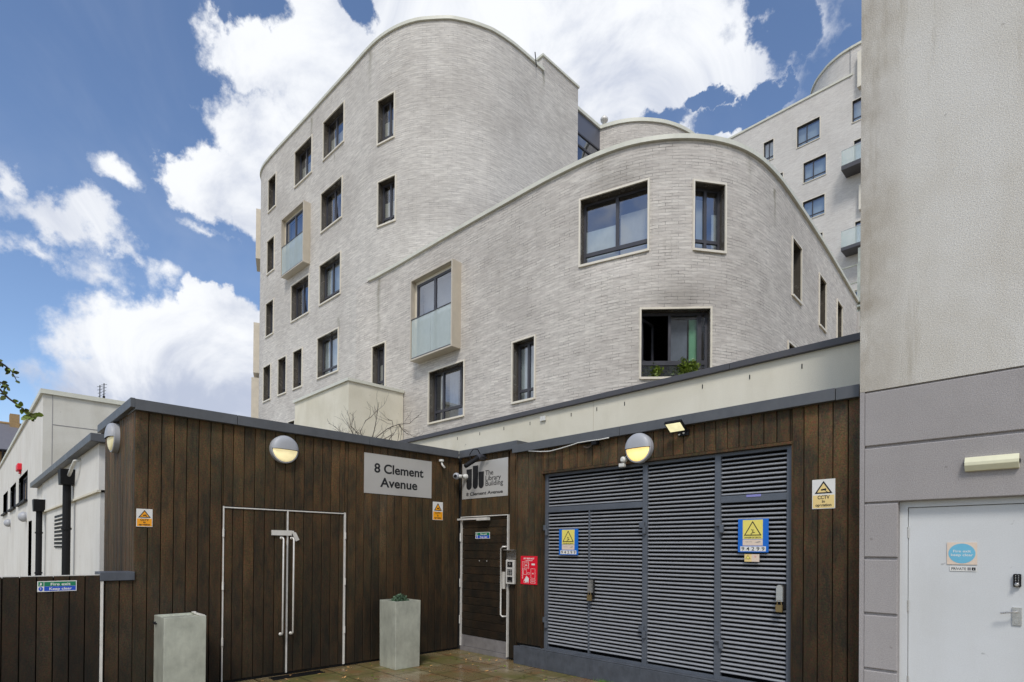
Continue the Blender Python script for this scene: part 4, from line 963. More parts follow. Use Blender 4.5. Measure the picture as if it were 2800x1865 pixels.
# slate roofed house beyond
hs = thing('slate_roofed_house', 'old brick house with a slate roof at the far left edge', 'house', (-72, 0, 0))
zr = on(0, -72, 0, 1156).z; ze = on(0, -67, 0, 1228).z; y0, y1 = -4, on(0, -72, 60, 1163).y
k = MB(); k.box(WORLD, -76.6, -67.4, y0, y1-.15, 0, ze-.1); k.prism(Fr((0, y1-.16, 0), (1, 0, 0), (0, 1, 0)), [(-76.6, ze-.1), (-67.4, ze-.1), (-72, zr-.2)], 0, -.2); k.build('wall', 'stockb', hs)
k = MB(); A = [(-67, y0, ze), (-67, y1, ze), (-72, y1, zr), (-72, y0, zr)]; B = [(-77, y0, ze), (-77, y1, ze)]
for q in (A, [A[3], A[2], B[1], B[0]]): k.face(q); k.face([(x, y, z-.12) for x, y, z in q])
k.face([A[1], A[2], (-72, y1, zr-.12), (-67, y1, ze-.12)]); k.face([B[1], A[2], (-72, y1, zr-.12), (-77, y1, ze-.12)]); k.face([A[0], A[1], (-67, y1, ze-.12), (-67, y0, ze-.12)]); k.build('roof', 'slate', hs)
k = MB(); k.tube([(-72, y0, zr+.02), (-72, y1, zr+.02)], .14, 8); k.build('ridge_tile', 'stockb', hs)
k = MB(); k.tube([(-66.9, y0, ze-.1), (-66.9, y1, ze-.1)], .12, 8); k.build('gutter', 'blackp', hs)
k = MB(); yy = on(0, -66.8, 8, 1240).y; k.tube([(-66.8, yy, 0), (-66.8, yy, ze-.1)], .10, 8); k.build('downpipe', 'blackp', hs)
k = MB(); k.box(WORLD, -72.6, -71.4, y1-.9, y1-.2, zr-1, zr+.9); k.build('chimney', 'stockb', hs)
# aerials
for i, (px, yb_, yt_) in enumerate(((273, 1080, 1053), (284, 1090, 1048))):
    b0 = on(0, -19.6, px, yb_); t0 = on(0, -19.6, px, yt_)
    k = MB(); k.tube([(b0.x, b0.y, 5.6), (b0.x, b0.y, t0.z)], .012, 6)
    for j in range(4):
        z_ = t0.z-.05-.09*j; k.tube([(b0.x-.05, b0.y-.06+.01*j, z_), (b0.x+.05, b0.y+.06-.01*j, z_+.02)], .006, 5)
    k.lathe((b0.x, b0.y, t0.z-.42), (0, 0, 1), [(0, 0), (0, .03), (.06, .03), (.06, 0)], 8)
    tag(k.build('roof_aerial', 'blackp'), ('shorter' if i == 0 else 'taller')+' spindly roof aerial of the pair on the white building', 'aerial', 'aerials on the white building')

# ================================================================== roughcast house on the right
hc = thing('roughcast_house', 'tall roughcast house wall, stained beige above and painted grey below', 'building', (0, 5.5, 0))
cxl = -1.40
k = MB(); k.box(WORLD, cxl, 5.0, yC, 10.5, 2.96, 11); k.build('upper_wall', 'tan_r', hc)
k = MB(); gv = [2.955, 2.485, 2.015, 1.550, 1.083, .618, .15, 0]; gw = .022
dx0, dx1, dtp = -1.125, -.24, 2.02
nb = .02
k.box(FC, cxl+.002, dx0, -5, -nb, 0, 2.958); k.box(FC, dx1, 5, -5, -nb, 0, 2.958); k.box(FC, dx0, dx1, -5, -nb, dtp, 2.958)
k.box(FC, cxl+.0005, cxl+.035, -nb, -.001, 0, 2.958)
for i in range(len(gv)-1):
    za, zb = gv[i+1]+(0 if i == 6 else gw/2), gv[i]-gw/2
    if i >= 2:
        k.cham(FC, cxl+.035, dx0, -nb, 0, za, zb, .006); k.cham(FC, dx1, 5, -nb, 0, za, zb, .006)
    else: k.cham(FC, cxl+.035, 5, -nb, 0, za if i == 0 else dtp+.0, zb, .006)
k.build('lower_wall', 'grey_r', hc)
k = MB(); k.box(FC, dx0+.001, dx0+.055, -.16, -.07, 0, dtp-.001); k.box(FC, dx0+.055, dx1, -.16, -.07, dtp-.05, dtp-.001); k.box(FC, dx1-.055, dx1-.001, -.16, -.07, 0, dtp-.05); k.build('door_frame', 'doorw', hc)
k = MB(); k.box(FC, dx0+.0595, dx1-.0595, -.15, -.085, .01, dtp-.055); dco = k.build('door', 'doorw', hc)
k = MB(); k.box(FC, dx0, dx1, -.3, -.151, 0, dtp); k.build('dark_gap', 'black', hc)
def cC(px, py, n=-.085): return uY(yC, px, py, n)
u0, z0 = cC(2779, 1689)
k = MB(); k.box(FC, u0-.022, u0+.03, -.085, -.075, z0-.055, z0+.075)
k.tube([FC.P(u0+.005, -.075, z0+.045), FC.P(u0+.005, -.03, z0+.045), FC.P(u0-.01, -.025, z0+.045), FC.P(u0-.085, -.025, z0+.03)], .007, 8); k.lathe(FC.P(u0+.004, -.075, z0-.03), FC.n, [(0, .012), (.006, .012), (.006, 0)], 12)
k.build('lever_handle', 'steel', dco)
u0, z0 = cC(2782, 1588)
k = MB(); k.box(FC, u0-.022, u0+.022, -.085, -.06, z0-.045, z0+.05); kp = k.build('keypad', 'blackp', dco, bevel=.006)
k = MB()
for i in range(5):
    for j in range(2): k.lathe(FC.P(u0-.008+.016*j, -.06, z0+.038-.012*i), FC.n, [(0, .003), (.003, .003), (.003, 0)], 8)
k.lathe(FC.P(u0, -.06, z0-.028), FC.n, [(0, .014), (.015, .014), (.02, .008), (.02, 0)], 16); k.build('button', 'steel', kp)
k = MB()
for z in (1.72, 1.12, .5): k = MB(); k.lathe(FC.P(dx0+.057, -.075, z), (0, 0, 1), [(0, 0), (0, .007), (.09, .007), (.09, 0)], 8); k.build('hinge', 'steel', dco)
# batten light
bt = thing('batten_light', 'yellowed slim batten light fixed over the white door', 'light', (-.5, yC, 2.27))
k = MB(); a, b_ = -.69, -.38
sec = [(0, -.055), (0, .055), (.03, .052), (.055, .012), (.055, -.012), (.03, -.052)]
A = [FC.P(a, n, 2.272+z) for n, z in sec]; B = [FC.P(b_, n, 2.272+z) for n, z in sec]
k.face(A); k.face(B)
for i in range(6): k.face([A[i], A[(i+1) % 6], B[(i+1) % 6], B[i]])
M['oldplast'] = mat_plain('yellowed_plastic', lc((226, 222, 190)), .45, 0, .06, 9)
k.build('cover', 'oldplast', bt, bevel=.003)
k = MB()
for x in (a-.006, b_+.001): k.box(FC, x, x+.005, 0, .03, 2.26, 2.285)
k.build('end_clip', 'blackp', bt)

# ================================================================== signs
def sign(name, label, fr, u0, u1, z0, z1, mat, n=.006, th=.006, cat='sign', group=None):
    t_ = thing(name, label, cat, tuple(fr.P((u0+u1)/2, n, z0)), group)
    k = MB(); k.box(fr, u0, u1, n-th+.001, n, z0, z1); k.build('panel', mat, t_)
    return t_
def rect(t_, fr, u0, u1, z0, z1, n, mat, name='printed_field'):
    k = MB(); k.box(fr, u0, u1, n-.0005, n+.0006, z0, z1); return k.build(name, mat, t_)
def tri(t_, fr, u, z, w_, h, n, mat_in, bw=.1):
    o_ = [(u-w_/2, z), (u+w_/2, z), (u, z+h)]; k = MB(); k.prism(fr, o_, n, n+.001); k.build('triangle_border', 'ink', t_)
    s = 1-bw*3.2; cy = z+h/3; k = MB(); k.prism(fr, [(u+(x-u)*s, cy+(y-cy)*s) for x, y in o_], n+.001, n+.0018); k.build('triangle', mat_in, t_)
def fitr(f, pts):  # corner pixels -> u0,u1,z0,z1
    P = [f(*q) for q in pts]; us = sorted(p[0] for p in P); zs = sorted(p[1] for p in P)
    return (us[0]+us[1])/2, (us[2]+us[3])/2, (zs[0]+zs[1])/2, (zs[2]+zs[3])/2
# name signs
u0, u1, z0, z1 = fitr(uA, [(996.5, 1237.3), (1180, 1262.2), (1179, 1361.3), (994, 1348.8)])
t_ = sign('name_sign', 'brushed metal sign reading 8 Clement Avenue in two lines', FA, u0, u1, z0, z1, 'sign_m')
um = (u0+u1)/2; h = z1-z0
text('8 Clement', FA, um-.0, z0+h*.54, h*.325, .006, t_, bold=.0045, fitw=.73*(u1-u0)); text('Avenue', FA, um-.0, z0+h*.19, h*.325, .006, t_, bold=.0045, fitw=.55*(u1-u0))
u0, u1, z0, z1 = fitr(lambda x, y: uY(yB, x, y), [(1265.4, 1268.3), (1390, 1251.6), (1389, 1355), (1264.3, 1366)])
t_ = sign('building_name_sign', 'metal name sign with three dark book spines and small lettering over the entrance', FB, u0, u1, z0, z1, 'sign_m')
w_ = u1-u0; h = z1-z0
k = MB()
for (a, b_, c, d) in ((.10, .225, .25, .83), (.245, .365, .26, .905), (.378, .495, .26, .72)):
    x0, x1, zb, zt = u0+a*w_, u0+b_*w_, z0+c*h, z0+d*h; r = (x1-x0)/2
    k.prism(FB, [(x0, zt), (x0, zb+r)]+[((x0+x1)/2-r*math.cos(q), zb+r-r*math.sin(q)) for q in [math.pi*j/12 for j in range(1, 12)]]+[(x1, zb+r), (x1, zt)], .006, .0072)
k.build('logo', 'ink', t_)
for i, s in enumerate(('The', 'Library', 'Building')): text(s, FB, u0+.525*w_, z0+h*(.60-.145*i), h*.19, .006, t_, align='LEFT', fitw=w_*(.17, .325, .37)[i], bold=.0008)
text('8 Clement Avenue', FB, u0+.5*w_, z0+h*.085, h*.125, .006, t_, bold=.0016, fitw=.80*w_)
for fr, (a, b_, c, d) in ((FB, (u0, u1, z0, z1)),):
    for x in (a+.02, b_-.02):
        for z in (c+.02, d-.02): k = MB(); k.lathe(fr.P(x, .006, z), fr.n, [(0, .005), (.002, .004), (.002, 0)], 8); k.build('screw', 'kick', t_)
# small cctv signs on cladding
def cctv(label, fr, u0, u1, z0, z1, col, top, grp=None, border=.006, base='signw'):
    t_ = sign('cctv_sign', label, fr, u0, u1, z0, z1, base, group=grp); h = z1-z0; w_ = u1-u0; um = (u0+u1)/2
    rect(t_, fr, u0+border, u1-border, z0+border, z0+h*.46, .0064, col)
    tri(t_, fr, um, z0+h*.515, w_*.78, h*.43, .0064, top, .09)
    k = MB(); a = w_*.12; zc = z0+h*.66
    k.prism(fr, [(um-a, zc), (um+a*.9, zc+a*.35), (um+a*1.1, zc-a*.3), (um-a*.7, zc-a*.55)], .0084, .0092); k.prism(fr, [(um+a*.2, zc-a*.3), (um+a*1.7, zc-a*1.6), (um+a*1.7, zc-a*1.25), (um+a*.5, zc-a*.25)], .0084, .0092)
    k.build('camera_symbol', 'ink', t_)
    for i, s in enumerate(('CCTV', 'in', 'operation')): text(s, fr, um, z0+h*(.33-.125*i), h*(.17 if i == 0 else .135), .0072, t_, thick=.0004, bold=.0010, fitw=w_*(.52, .13, .70)[i])
    return t_
z2 = ((0, 1365), .3189); z11 = ((950, 1200), .19133); z5 = ((1200, 1400), .29737); z6 = ((1700, 1000), .3189); z7 = ((1700, 1400), .29737); z4 = ((1200, 1150), .22321); z8 = ((2300, 1200), .4241)
q = fitr(uA, Z(*z2, [(1168, 82), (1307, 86), (1306, 237), (1168, 236)])); cctv('orange and white CCTV notice nearest the gate pier', FA, *q, 'orange', 'orange', 'orange cctv notices')
q = fitr(uA, Z(*z11, [(1218, 898), (1362, 907), (1358, 1163), (1218, 1158)])); cctv('orange and white CCTV notice below the metal address sign', FA, *q, 'orange', 'orange', 'orange cctv notices')
q = fitr(lambda x, y: uY(yR, x, y), Z(*z6, [(1635, 980), (1832, 968), (1832, 1222), (1635, 1230)])); cctv('larger faded yellow CCTV notice right of the louvred doors', FR, *q, 'pale_y', 'pale_y')
# fire exit signs
def fire(label, fr, u0, u1, z0, z1, n, chipped=False):
    t_ = sign('fire_exit_sign', label, fr, u0, u1, z0, z1, 'signw', n=n); w_, h = u1-u0, z1-z0; b = h*.07
    rect(t_, fr, u0+w_*.17, u1-b, z0+h*.5+.001, z1-b, n+.0005, 'green'); rect(t_, fr, u0+w_*.17, u1-b, z0+b, z0+h*.5-.001, n+.0005, 'blue2')
    rect(t_, fr, u0+b, u0+w_*.155, z0+h*.52, z1-b, n+.0005, 'green', 'exit_symbol'); k = MB(); k.ell(fr, u0+w_*.085, z0+h*.27, w_*.055, h*.2, n, n+.001); k.build('exclamation_symbol', 'blue2', t_)
    k = MB(); x = u0+w_*.085; k.box(fr, x-.002, x+.002, n+.001, n+.0016, z0+h*.2, z0+h*.42); k.prism(fr, [(x-w_*.03, z0+h*.58), (x+w_*.02, z0+h*.62), (x+w_*.03, z0+h*.8), (x-w_*.01, z0+h*.85)], n+.001, n+.0017); k.build('pictogram', 'signw', t_)
    text('Fire exit', fr, u0+w_*.58, z0+h*.575, h*.36, n+.0012, t_, 'signw', thick=.0004, bold=.0008, sx=1.25); text('Keep clear', fr, u0+w_*.58, z0+h*.15, h*.34, n+.0012, t_, 'signw', thick=.0004, bold=.0008, sx=1.15)
    return t_
q = fitr(uA, Z(*z2, [(318, 705), (658, 695), (655, 785), (320, 795)])); fire('larger green and blue fire exit keep clear sign on the low boarded gate', FA, *q, .006)
q = fitr(lambda x, y: uY(yB+.02, x, y), Z(*z5, [(338, 188), (470, 183), (470, 243), (340, 247)])); fire('small fire exit keep clear sign on the dark entrance door', FB, *q, -.014)
# danger of death plates on the louvres
def danger(label, q):
    u0, u1, z0, z1 = q; nn = fb1+.012; t_ = sign('danger_sign', label, FR, u0, u1, z0, z1, 'blue', n=nn, group='blue electrical danger plates', th=.008); w_, h = u1-u0, z1-z0; um = (u0+u1)/2
    rect(t_, FR, u0+w_*.16, u1-w_*.18, z0+h*.40, z1-h*.03, nn+.0005, 'yellow'); rect(t_, FR, u0+w_*.16, u1-w_*.18, z0+h*.20, z0+h*.385, nn+.0005, 'signcr'); rect(t_, FR, u0+w_*.08, u1-w_*.08, z0+h*.03, z0+h*.175, nn+.0005, 'signw')
    tri(t_, FR, um-w_*.01, z0+h*.50, w_*.58, h*.44, nn+.0011, 'yellow', .06)
    k = MB(); x, z = um-w_*.01, z0+h*.58; a = w_*.05
    k.prism(FR, [(x-a*1.6, z-a*.6), (x+a*1.6, z+a*.1), (x+a*1.5, z+a*.5), (x-a*.2, z+a*.2)], nn+.003, nn+.0036); k.prism(FR, [(x-a*.9, z+a*2.4), (x-a*.2, z+a*2.4), (x+a*.2, z+a*.9), (x+a*.9, z+a*1.3), (x+a*.1, z+a*.2), (x-a*.3, z+a*1.2)], nn+.003, nn+.0036)
    k.ell(FR, x+a*.7, z+a*1.9, a*.3, a*.3, nn+.003, nn+.0036, 10); k.prism(FR, [(x-a*1.2, z-a*.9), (x-a*.4, z-a*.3), (x-a*.9, z-a*1.5)], nn+.003, nn+.0036); k.build('struck_figure_symbol', 'ink', t_)
    text('DANGER OF DEATH', FR, um-w_*.01, z0+h*.42, h*.062, nn+.0012, t_, thick=.0003, fitw=w_*.54, bold=.0006)
    text('Keep away', FR, um-w_*.14, z0+h*.30, h*.045, nn+.0012, t_, 'kick', thick=.0003); k = MB(); k.prism(FR, [(um+w_*.05, z0+h*.30), (um+w_*.22, z0+h*.325), (um+w_*.27, z0+h*.31), (um+w_*.15, z0+h*.285)], nn+.001, nn+.0016); k.build('emblem', 'kick', t_)
    text('9 4 2 9 9', FR, um, z0+h*.05, h*.155, nn+.0012, t_, thick=.0004, bold=.0004, fitw=.76*w_)
danger('blue and yellow danger plate numbered 94299 on the left louvred leaf', fitr(lambda x, y: uY(yR-(fb1+.012), x, y), Z(*z5, [(1105, 160), (1280, 152), (1278, 395), (1105, 395)])))
danger('blue and yellow danger plate numbered 94299 on the right louvred leaf', fitr(lambda x, y: uY(yR-(fb1+.012), x, y), Z(*z7, [(1070, 66), (1350, 60), (1348, 370), (1070, 370)])))
q = fitr(lambda x, y: uY(yR+.04, x, y), Z(*z7, [(1133, 387), (1268, 390), (1268, 457), (1133, 457)]))
t_ = sign('warning_sticker', 'small pale warning sticker just below the right danger plate', FR, *q, 'signcr', n=-.03); u0, u1, z0, z1 = q
rect(t_, FR, u0, u0+(u1-u0)*.48, z0, z1, -.0294, 'pale_y'); tri(t_, FR, u0+(u1-u0)*.24, z0+(z1-z0)*.35, (u1-u0)*.34, (z1-z0)*.55, -.0287, 'yellow', .07)
text('! f', FR, u0+(u1-u0)*.72, z0+(z1-z0)*.55, (z1-z0)*.35, -.0294, t_, 'red', thick=.0003)
q = fitr(lambda x, y: uY(yR+.049, x, y), Z(*z6, [(1070, 1108), (1195, 1100), (1195, 1120), (1070, 1128)])); k = MB(); k.box(FR, q[0], q[1], -.048, -.044, q[2], q[3])
tag(k.build('label_strip', 'lilac'), 'faded lilac label strip on the louvre transom above the right danger plate', 'label')
# red riser sign
q = fitr(lambda x, y: uY(yR, x, y), Z(*z5, [(755, 405), (907, 405), (907, 668), (755, 665)])); u0, u1, z0, z1 = q; w_, h = u1-u0, z1-z0
t_ = sign('riser_inlet_sign', 'bright red sign with a white plan diagram beside the intercom', FR, *q, 'red')
text('DRY RISER INLET', FR, (u0+u1)/2, z1-h*.115, h*.075, .0062, t_, 'signw', thick=.0004, bold=.0008, sx=.92); text('LOCATION PLAN', FR, (u0+u1)/2, z1-h*.175, h*.045, .0062, t_, 'signw', thick=.0004, bold=.0004)
k = MB()
def ol(a, b, c, d, t=.0035):
    x0, x1, y0, y1 = u0+a*w_, u0+b*w_, z0+c*h, z0+d*h
    for r in ((x0, x1, y0, y0+t), (x0, x1, y1-t, y1), (x0, x0+t, y0+t, y1-t), (x1-t, x1, y0+t, y1-t)): k.box(FR, r[0], r[1], .0055, .007, r[2], r[3])
ol(.10, .50, .55, .80); ol(.20, .48, .60, .76); ol(.10, .14, .2, .54); ol(.18, .36, .34, .52); ol(.62, .88, .22, .56); ol(.60, .90, .05, .18); ol(.60, .90, .10, .14); ol(.40, .55, .36, .42); ol(.2, .5, .05, .15)
k.prism(FR, [(u0+.22*w_, z0+.14*h), (u0+.36*w_, z0+.3*h), (u0+.5*w_, z0+.22*h), (u0+.5*w_, z0+.1*h), (u0+.3*w_, z0+.07*h)], .0055, .0068); k.box(FR, u0+.66*w_, u0+.86*w_, .0055, .0068, z0+.68*h, z0+.74*h); k.box(FR, u0+.28*w_, u0+.40*w_, .0055, .0068, z0+.66*h, z0+.69*h); k.box(FR, u0+.72*w_, u0+.78*w_, .0055, .0068, z0+.37*h, z0+.41*h)
k.build('diagram', 'signw', t_)
# round sign on the white door
q = fitr(lambda x, y: cC(x, y), Z(*z8, [(683, 668), (878, 668), (876, 810), (683, 810)])); u0, u1, z0, z1 = q
t_ = sign('fire_door_sign', 'faded blue oval fire exit notice on a cream square on the white door', FC, *q, 'signcr', n=-.079)
k = MB(); k.ell(FC, (u0+u1)/2, (z0+z1)/2, (u1-u0)*.45, (z1-z0)*.45, -.0795, -.078, 40); k.build('printed_oval', 'cyan', t_)
text('Fire exit', FC, (u0+u1)/2, z0+(z1-z0)*.55, (z1-z0)*.16, -.078, t_, 'signw', thick=.0003, bold=.0003, sx=1.2); text('keep clear', FC, (u0+u1)/2, z0+(z1-z0)*.38, (z1-z0)*.16, -.078, t_, 'signw', thick=.0003, bold=.0003, sx=1.2)
q = fitr(lambda x, y: cC(x, y), Z(*z8, [(700, 824), (873, 822), (873, 852), (702, 854)])); u0, u1, z0, z1 = q
t_ = sign('private_sign', 'thin white strip reading PRIVATE under the oval notice', FC, *q, 'signw', n=-.080, th=.003)
text('PRIVATE', FC, u0+(u1-u0)*.34, z0+(z1-z0)*.22, (z1-z0)*.8, -.0798, t_, thick=.0003, bold=.0004, fitw=(u1-u0)*.56)
rect(t_, FC, u0+(u1-u0)*.67, u0+(u1-u0)*.80, z0+(z1-z0)*.2, z1-(z1-z0)*.15, -.0796, 'kick', 'symbol_box'); rect(t_, FC, u0+(u1-u0)*.83, u0+(u1-u0)*.97, z0+(z1-z0)*.2, z1-(z1-z0)*.15, -.0796, 'ink', 'symbol_box')
k = MB(); x = u0+(u1-u0)*.9; k.prism(FC, [(x-.002, z0+(z1-z0)*.35), (x+.002, z0+(z1-z0)*.35), (x, z1-(z1-z0)*.3)], -.0789, -.0785); k.build('arrow', 'signw', t_)

# ================================================================== lamps and devices
def bulkhead(label, fr, u, z, r, lit):
    c = fr.P(u, 0, z); t_ = thing('bulkhead_lamp', label, 'lamp', tuple(c), 'round eyelid bulkhead lamps'); ax = fr.n
    k = MB(); k.lathe(c, ax, [(0, r*.9), (.0, r*1.0), (.055, r*1.0), (.062, r*.97), (.062, r*.6)], 48); k.build('body', 'greyp', t_, smooth=False)
    k = MB(); k.lathe(c, ax, [(.06, r*.90)]+[(.06+.035*math.sin(a), r*.90*math.cos(a)) for a in [math.pi/2*j/7 for j in range(1, 8)]], 40); k.build('diffuser', lit, t_, smooth=True)
    # hood: upper shell, its lower lip just below half height
    k = MB(); x = Vector((0, 0, 1)).cross(ax).normalized(); rr = r*.985
    def pt(a, q, ro):   # q: 0 rim .. 1 lip
        zz = math.sin(a)*ro; lim = -.05*r
        return None
    rows = 10; cols = 24; lip = -.02*r
    G = []
    for i in range(rows+1):
        zz = lip+(rr-lip)*math.sin(math.pi/2*i/rows); half = math.sqrt(max(rr*rr-zz*zz, 0)); row = []
        for j in range(cols+1):
            s = -math.cos(math.pi*j/cols); xx = half*s; rad = math.hypot(xx, zz)/rr
            row.append(c+x*xx+Vector((0, 0, zz))+ax*(.058+.058*math.sqrt(max(0, 1-rad**4))))
        G.append(row)
    for i in range(rows):
        for j in range(cols): k.face([G[i][j], G[i][j+1], G[i+1][j+1], G[i+1][j]])
    k.build('hood', 'greyp', t_, smooth=True)
    k = MB()
    for j in range(cols):
        a, b = G[0][j], G[0][j+1]; k.face([a, b, b-ax*.02-Vector((0, 0, .004)), a-ax*.02-Vector((0, 0, .004))])
    k.lathe(c+ax*.03+Vector((0, 0, r)), (0, 0, 1), [(0, .012), (.012, .010), (.012, 0)], 10); k.build('hood_lip', 'blackp', t_)
u, z = uA(779, 1229, .05); bulkhead('lit round bulkhead lamp over the double boarded doors', FA, u, z, .172, 'lamp1')
u, z = uY(yR, 1745, 1225, .05); bulkhead('lit round bulkhead lamp above the louvred doors', FR, u, z, .172, 'lamp')
u, z = uY(yS, 307, 1197, .05); bulkhead('unlit round bulkhead lamp on the narrow side of the store', FS, u, z, .172, 'lamp2')
# led floodlight tucked under the fascia
u, z = uY(yR, 1850, 1172, .1)
t_ = thing('floodlight', 'small black floodlight with lit panel under the louvre fascia', 'floodlight', tuple(FR.P(u, 0, z)))
f2 = Fr(FR.P(u, .16, z), FR.e, Vector((0, -.62, -.78)))
def tilt(m, a0, a1, b0, b1, c0, c1, mat):   # box in the lamp's tilted head
    N_ = Vector((0, -.55, -.83)).normalized(); U2 = N_.cross(FR.e); o_ = FR.P(u, .13, z+.01)
    P = [o_+FR.e*x+U2*y+N_*w for w in (c0, c1) for y in (b0, b1) for x in (a0, a1)]
    for q in ((0, 1, 3, 2), (4, 6, 7, 5), (0, 4, 5, 1), (2, 3, 7, 6), (0, 2, 6, 4), (1, 5, 7, 3)): m.face([P[i] for i in q])
k = MB(); tilt(k, -.10, .10, -.075, .075, -.03, 0, 0); k.build('body', 'blackp', t_, bevel=.004)
k = MB(); tilt(k, -.085, .085, -.06, .06, 0, .004, 0); k.build('led_panel', 'led', t_)
k = MB(); k.box(FR, u-.02, u+.1, .002, .03, z-.07, z-.01); k.tube([FR.P(u+.08, .02, z-.03), FR.P(u+.10, .08, z-.0), FR.P(u+.10, .12, z+.01)], .008, 6); k.build('bracket', 'blackp', t_)
k = MB(); k.lathe(FR.P(u-.005, .03, z-.055), FR.n, [(0, .011), (.01, .008), (.01, 0)], 10); k.lathe(FR.P(u+.045, .03, z-.045), FR.n, [(0, .011), (.01, .008), (.01, 0)], 10); k.build('sensor', 'whitep', t_)
# white detectors beside the lamp
u, z = uY(yR, 1704, 1257, .04); t_ = thing('movement_detector', 'small white movement detector left of the louvre door lamp', 'detector', tuple(FR.P(u, 0, z)))
k = MB(); k.lathe(FR.P(u, .0, z+.0), FR.n, [(0, .036), (.05, .036), (.065, .02), (.065, 0)], 18); k.build('body', 'whitep', t_, smooth=False)
k = MB(); k.box(FR, u-.06, u+.015, .0, .05, z-.085, z-.04); k.build('sensor_head', 'whitep', t_, bevel=.008)
k = MB(); k.tube([FR.P(u+.01, .02, z+.03), FR.P(u+.05, .015, z+.055), FR.P(u+.12, .012, z+.04)], .005, 6); k.build('cable', 'whitep', t_)
# sagging white cable and bracket
k = MB(); pts = []
for (px, py) in ((1446, 1233.5), (1478, 1235), (1503, 1234), (1530, 1227), (1560, 1218), (1580, 1211), (1610, 1206), (1640, 1202), (1665, 1197)):
    a, b_ = uY(yR, px, py, .065); pts.append(FR.P(a, .065, b_))
k.tube(pts, .007, 8); tag(k.build('white_cable', 'whitep', smooth=True), 'sagging white cable looped under the fascia beside the louvred doors', 'cable')
u, z = uY(yR, 1612, 1212, .04); t_ = thing('cable_bracket', 'rusty bracket holding the sagging cable under the fascia', 'bracket', tuple(FR.P(u, 0, z)))
k = MB(); k.box(FR, u-.17, u+.10, .01, .05, z+.01, z+.035); k.box(FR, u+.05, u+.12, .0, .07, z-.03, z+.02); k.build('arm', 'blackp', t_)
k = MB(); k.tube([FR.P(u-.09+.02*i, .04+.01*math.sin(i), z-.03-.022*math.sin(i*.55)) for i in range(8)], .009, 6); k.build('cable_loop', 'twig', t_)
# white bracketed sensor on cladding A
u, z = uA(1208, 1262, .06); t_ = thing('door_camera', 'tiny white camera on a stalk right of the address sign', 'camera', tuple(FA.P(u, 0, z)))
k = MB(); k.lathe(FA.P(u, .05, z), (0, 0, 1), [(0, 0), (0, .038), (.03, .038), (.035, 0)], 16); k.tube([FA.P(u, 0, z+.015), FA.P(u, .05, z+.015)], .012, 8); k.build('mount', 'whitep', t_)
k = MB(); k.tube([FA.P(u, .05, z), FA.P(u+.01, .06, z-.05), FA.P(u+.03, .10, z-.10)], .016, 10); k.build('body', 'alu', t_, smooth=True)
# ball camera in the corner
c = on(1, yB-.15, 1248, 1302); t_ = thing('dome_camera', 'white ball security camera in the inner corner left of the entrance sign', 'camera', tuple(c))
k = MB(); k.lathe(c, Vector((.5, -.86, -.1)), [(-.06, 0), (-.058, .03)]+[(.055*math.cos(math.pi*(1-j/10)), .055*math.sin(math.pi*(1-j/10))) for j in range(4, 11)], 20); k.build('ball', 'greyp', t_, smooth=True)
k = MB(); k.lathe(c+Vector((.5, -.86, -.1)).normalized()*.045, Vector((.5, -.86, -.1)), [(0, .028), (.012, .024), (.012, 0)], 16); k.build('lens', 'blackp', t_)
k = MB(); k.lathe(FB.P(c.x+.07, 0, c.z-.005), FB.n, [(0, .045), (.04, .045), (.06, .03), (.09, .02)], 18); k.tube([FB.P(c.x+.07, yB-c.y-.06, c.z-.005), c], .028, 10); k.build('mount', 'whitep', t_, smooth=True)
# black bullet camera
a = on(1, yB-.33, 1272, 1275); b_ = on(1, yB-.10, 1309, 1251); t_ = thing('bullet_camera', 'black bullet camera with looped cable over the entrance sign corner', 'camera', tuple(b_))
d = (a-b_); k = MB(); k.lathe(b_, d, [(0, 0), (0, .036), (.05, .040), (.06, .034), (d.length-.01, .034), (d.length, .030), (d.length, .02), (d.length-.015, 0)], 20); k.build('body', 'blackp', t_, smooth=False)
k = MB(); k.lathe(b_+Vector((.02, .0, .01)), FB.n*-1, [(-.03, 0), (-.02, .045), (.10, .045)], 18); k.build('mount', 'frame', t_)
k = MB(); k.tube([a+Vector((-.01, .02, .04))+d*-.35, a+d*-.35+Vector((-.03, .02, .14)), a+d*-.45+Vector((.02, .02, .20)), a+d*-.75+Vector((.04, .01, .15)), b_+Vector((.03, 0, .05))], .007, 8); k.tube([b_, b_+Vector((.08, .03, -.0)), b_+Vector((.14, .06, -.03))], .007, 8); k.build('cable', 'blackp', t_)
# intercom
q = fitr(lambda x, y: uY(yB, x, y), Z(*z5, [(637, 440), (712, 440), (712, 662), (633, 662)])); u0, u1, z0, z1 = q; w_, h = u1-u0, z1-z0
t_ = thing('intercom_panel', 'steel intercom with keypad beside the entrance door', 'intercom', tuple(FB.P(u0, 0, z0)))
k = MB(); k.box(FB, u0, u1, .0, .045, z0, z1); k.build('body', 'alu', t_, bevel=.006)
k = MB()
for (a, b_, c_, d_) in ((.2, .8, .70, .92), (.2, .8, .08, .30)): k.box(FB, u0+a*w_, u0+b_*w_, .044, .048, z0+c_*h, z0+d_*h)
k.build('speaker_window', 'blackp', t_)
k = MB()
for i in range(4):
    for j in range(3): k.box(FB, u0+w_*(.22+.2*j), u0+w_*(.36+.2*j), .045, .05, z0+h*(.37+.065*i), z0+h*(.415+.065*i))
k.build('keypad', 'blackp', t_)
k = MB(); k.ell(FB, u0+w_*.5, z0+h*.83, w_*.13, w_*.13, .048, .052, 16); k.box(FB, u0+w_*.3, u0+w_*.7, .048, .051, z0+h*.10, z0+h*.14); k.build('lens', 'steel', t_)
q = fitr(lambda x, y: uY(yB, x, y), Z(*z5, [(628, 350), (722, 345), (720, 432), (628, 435)]))
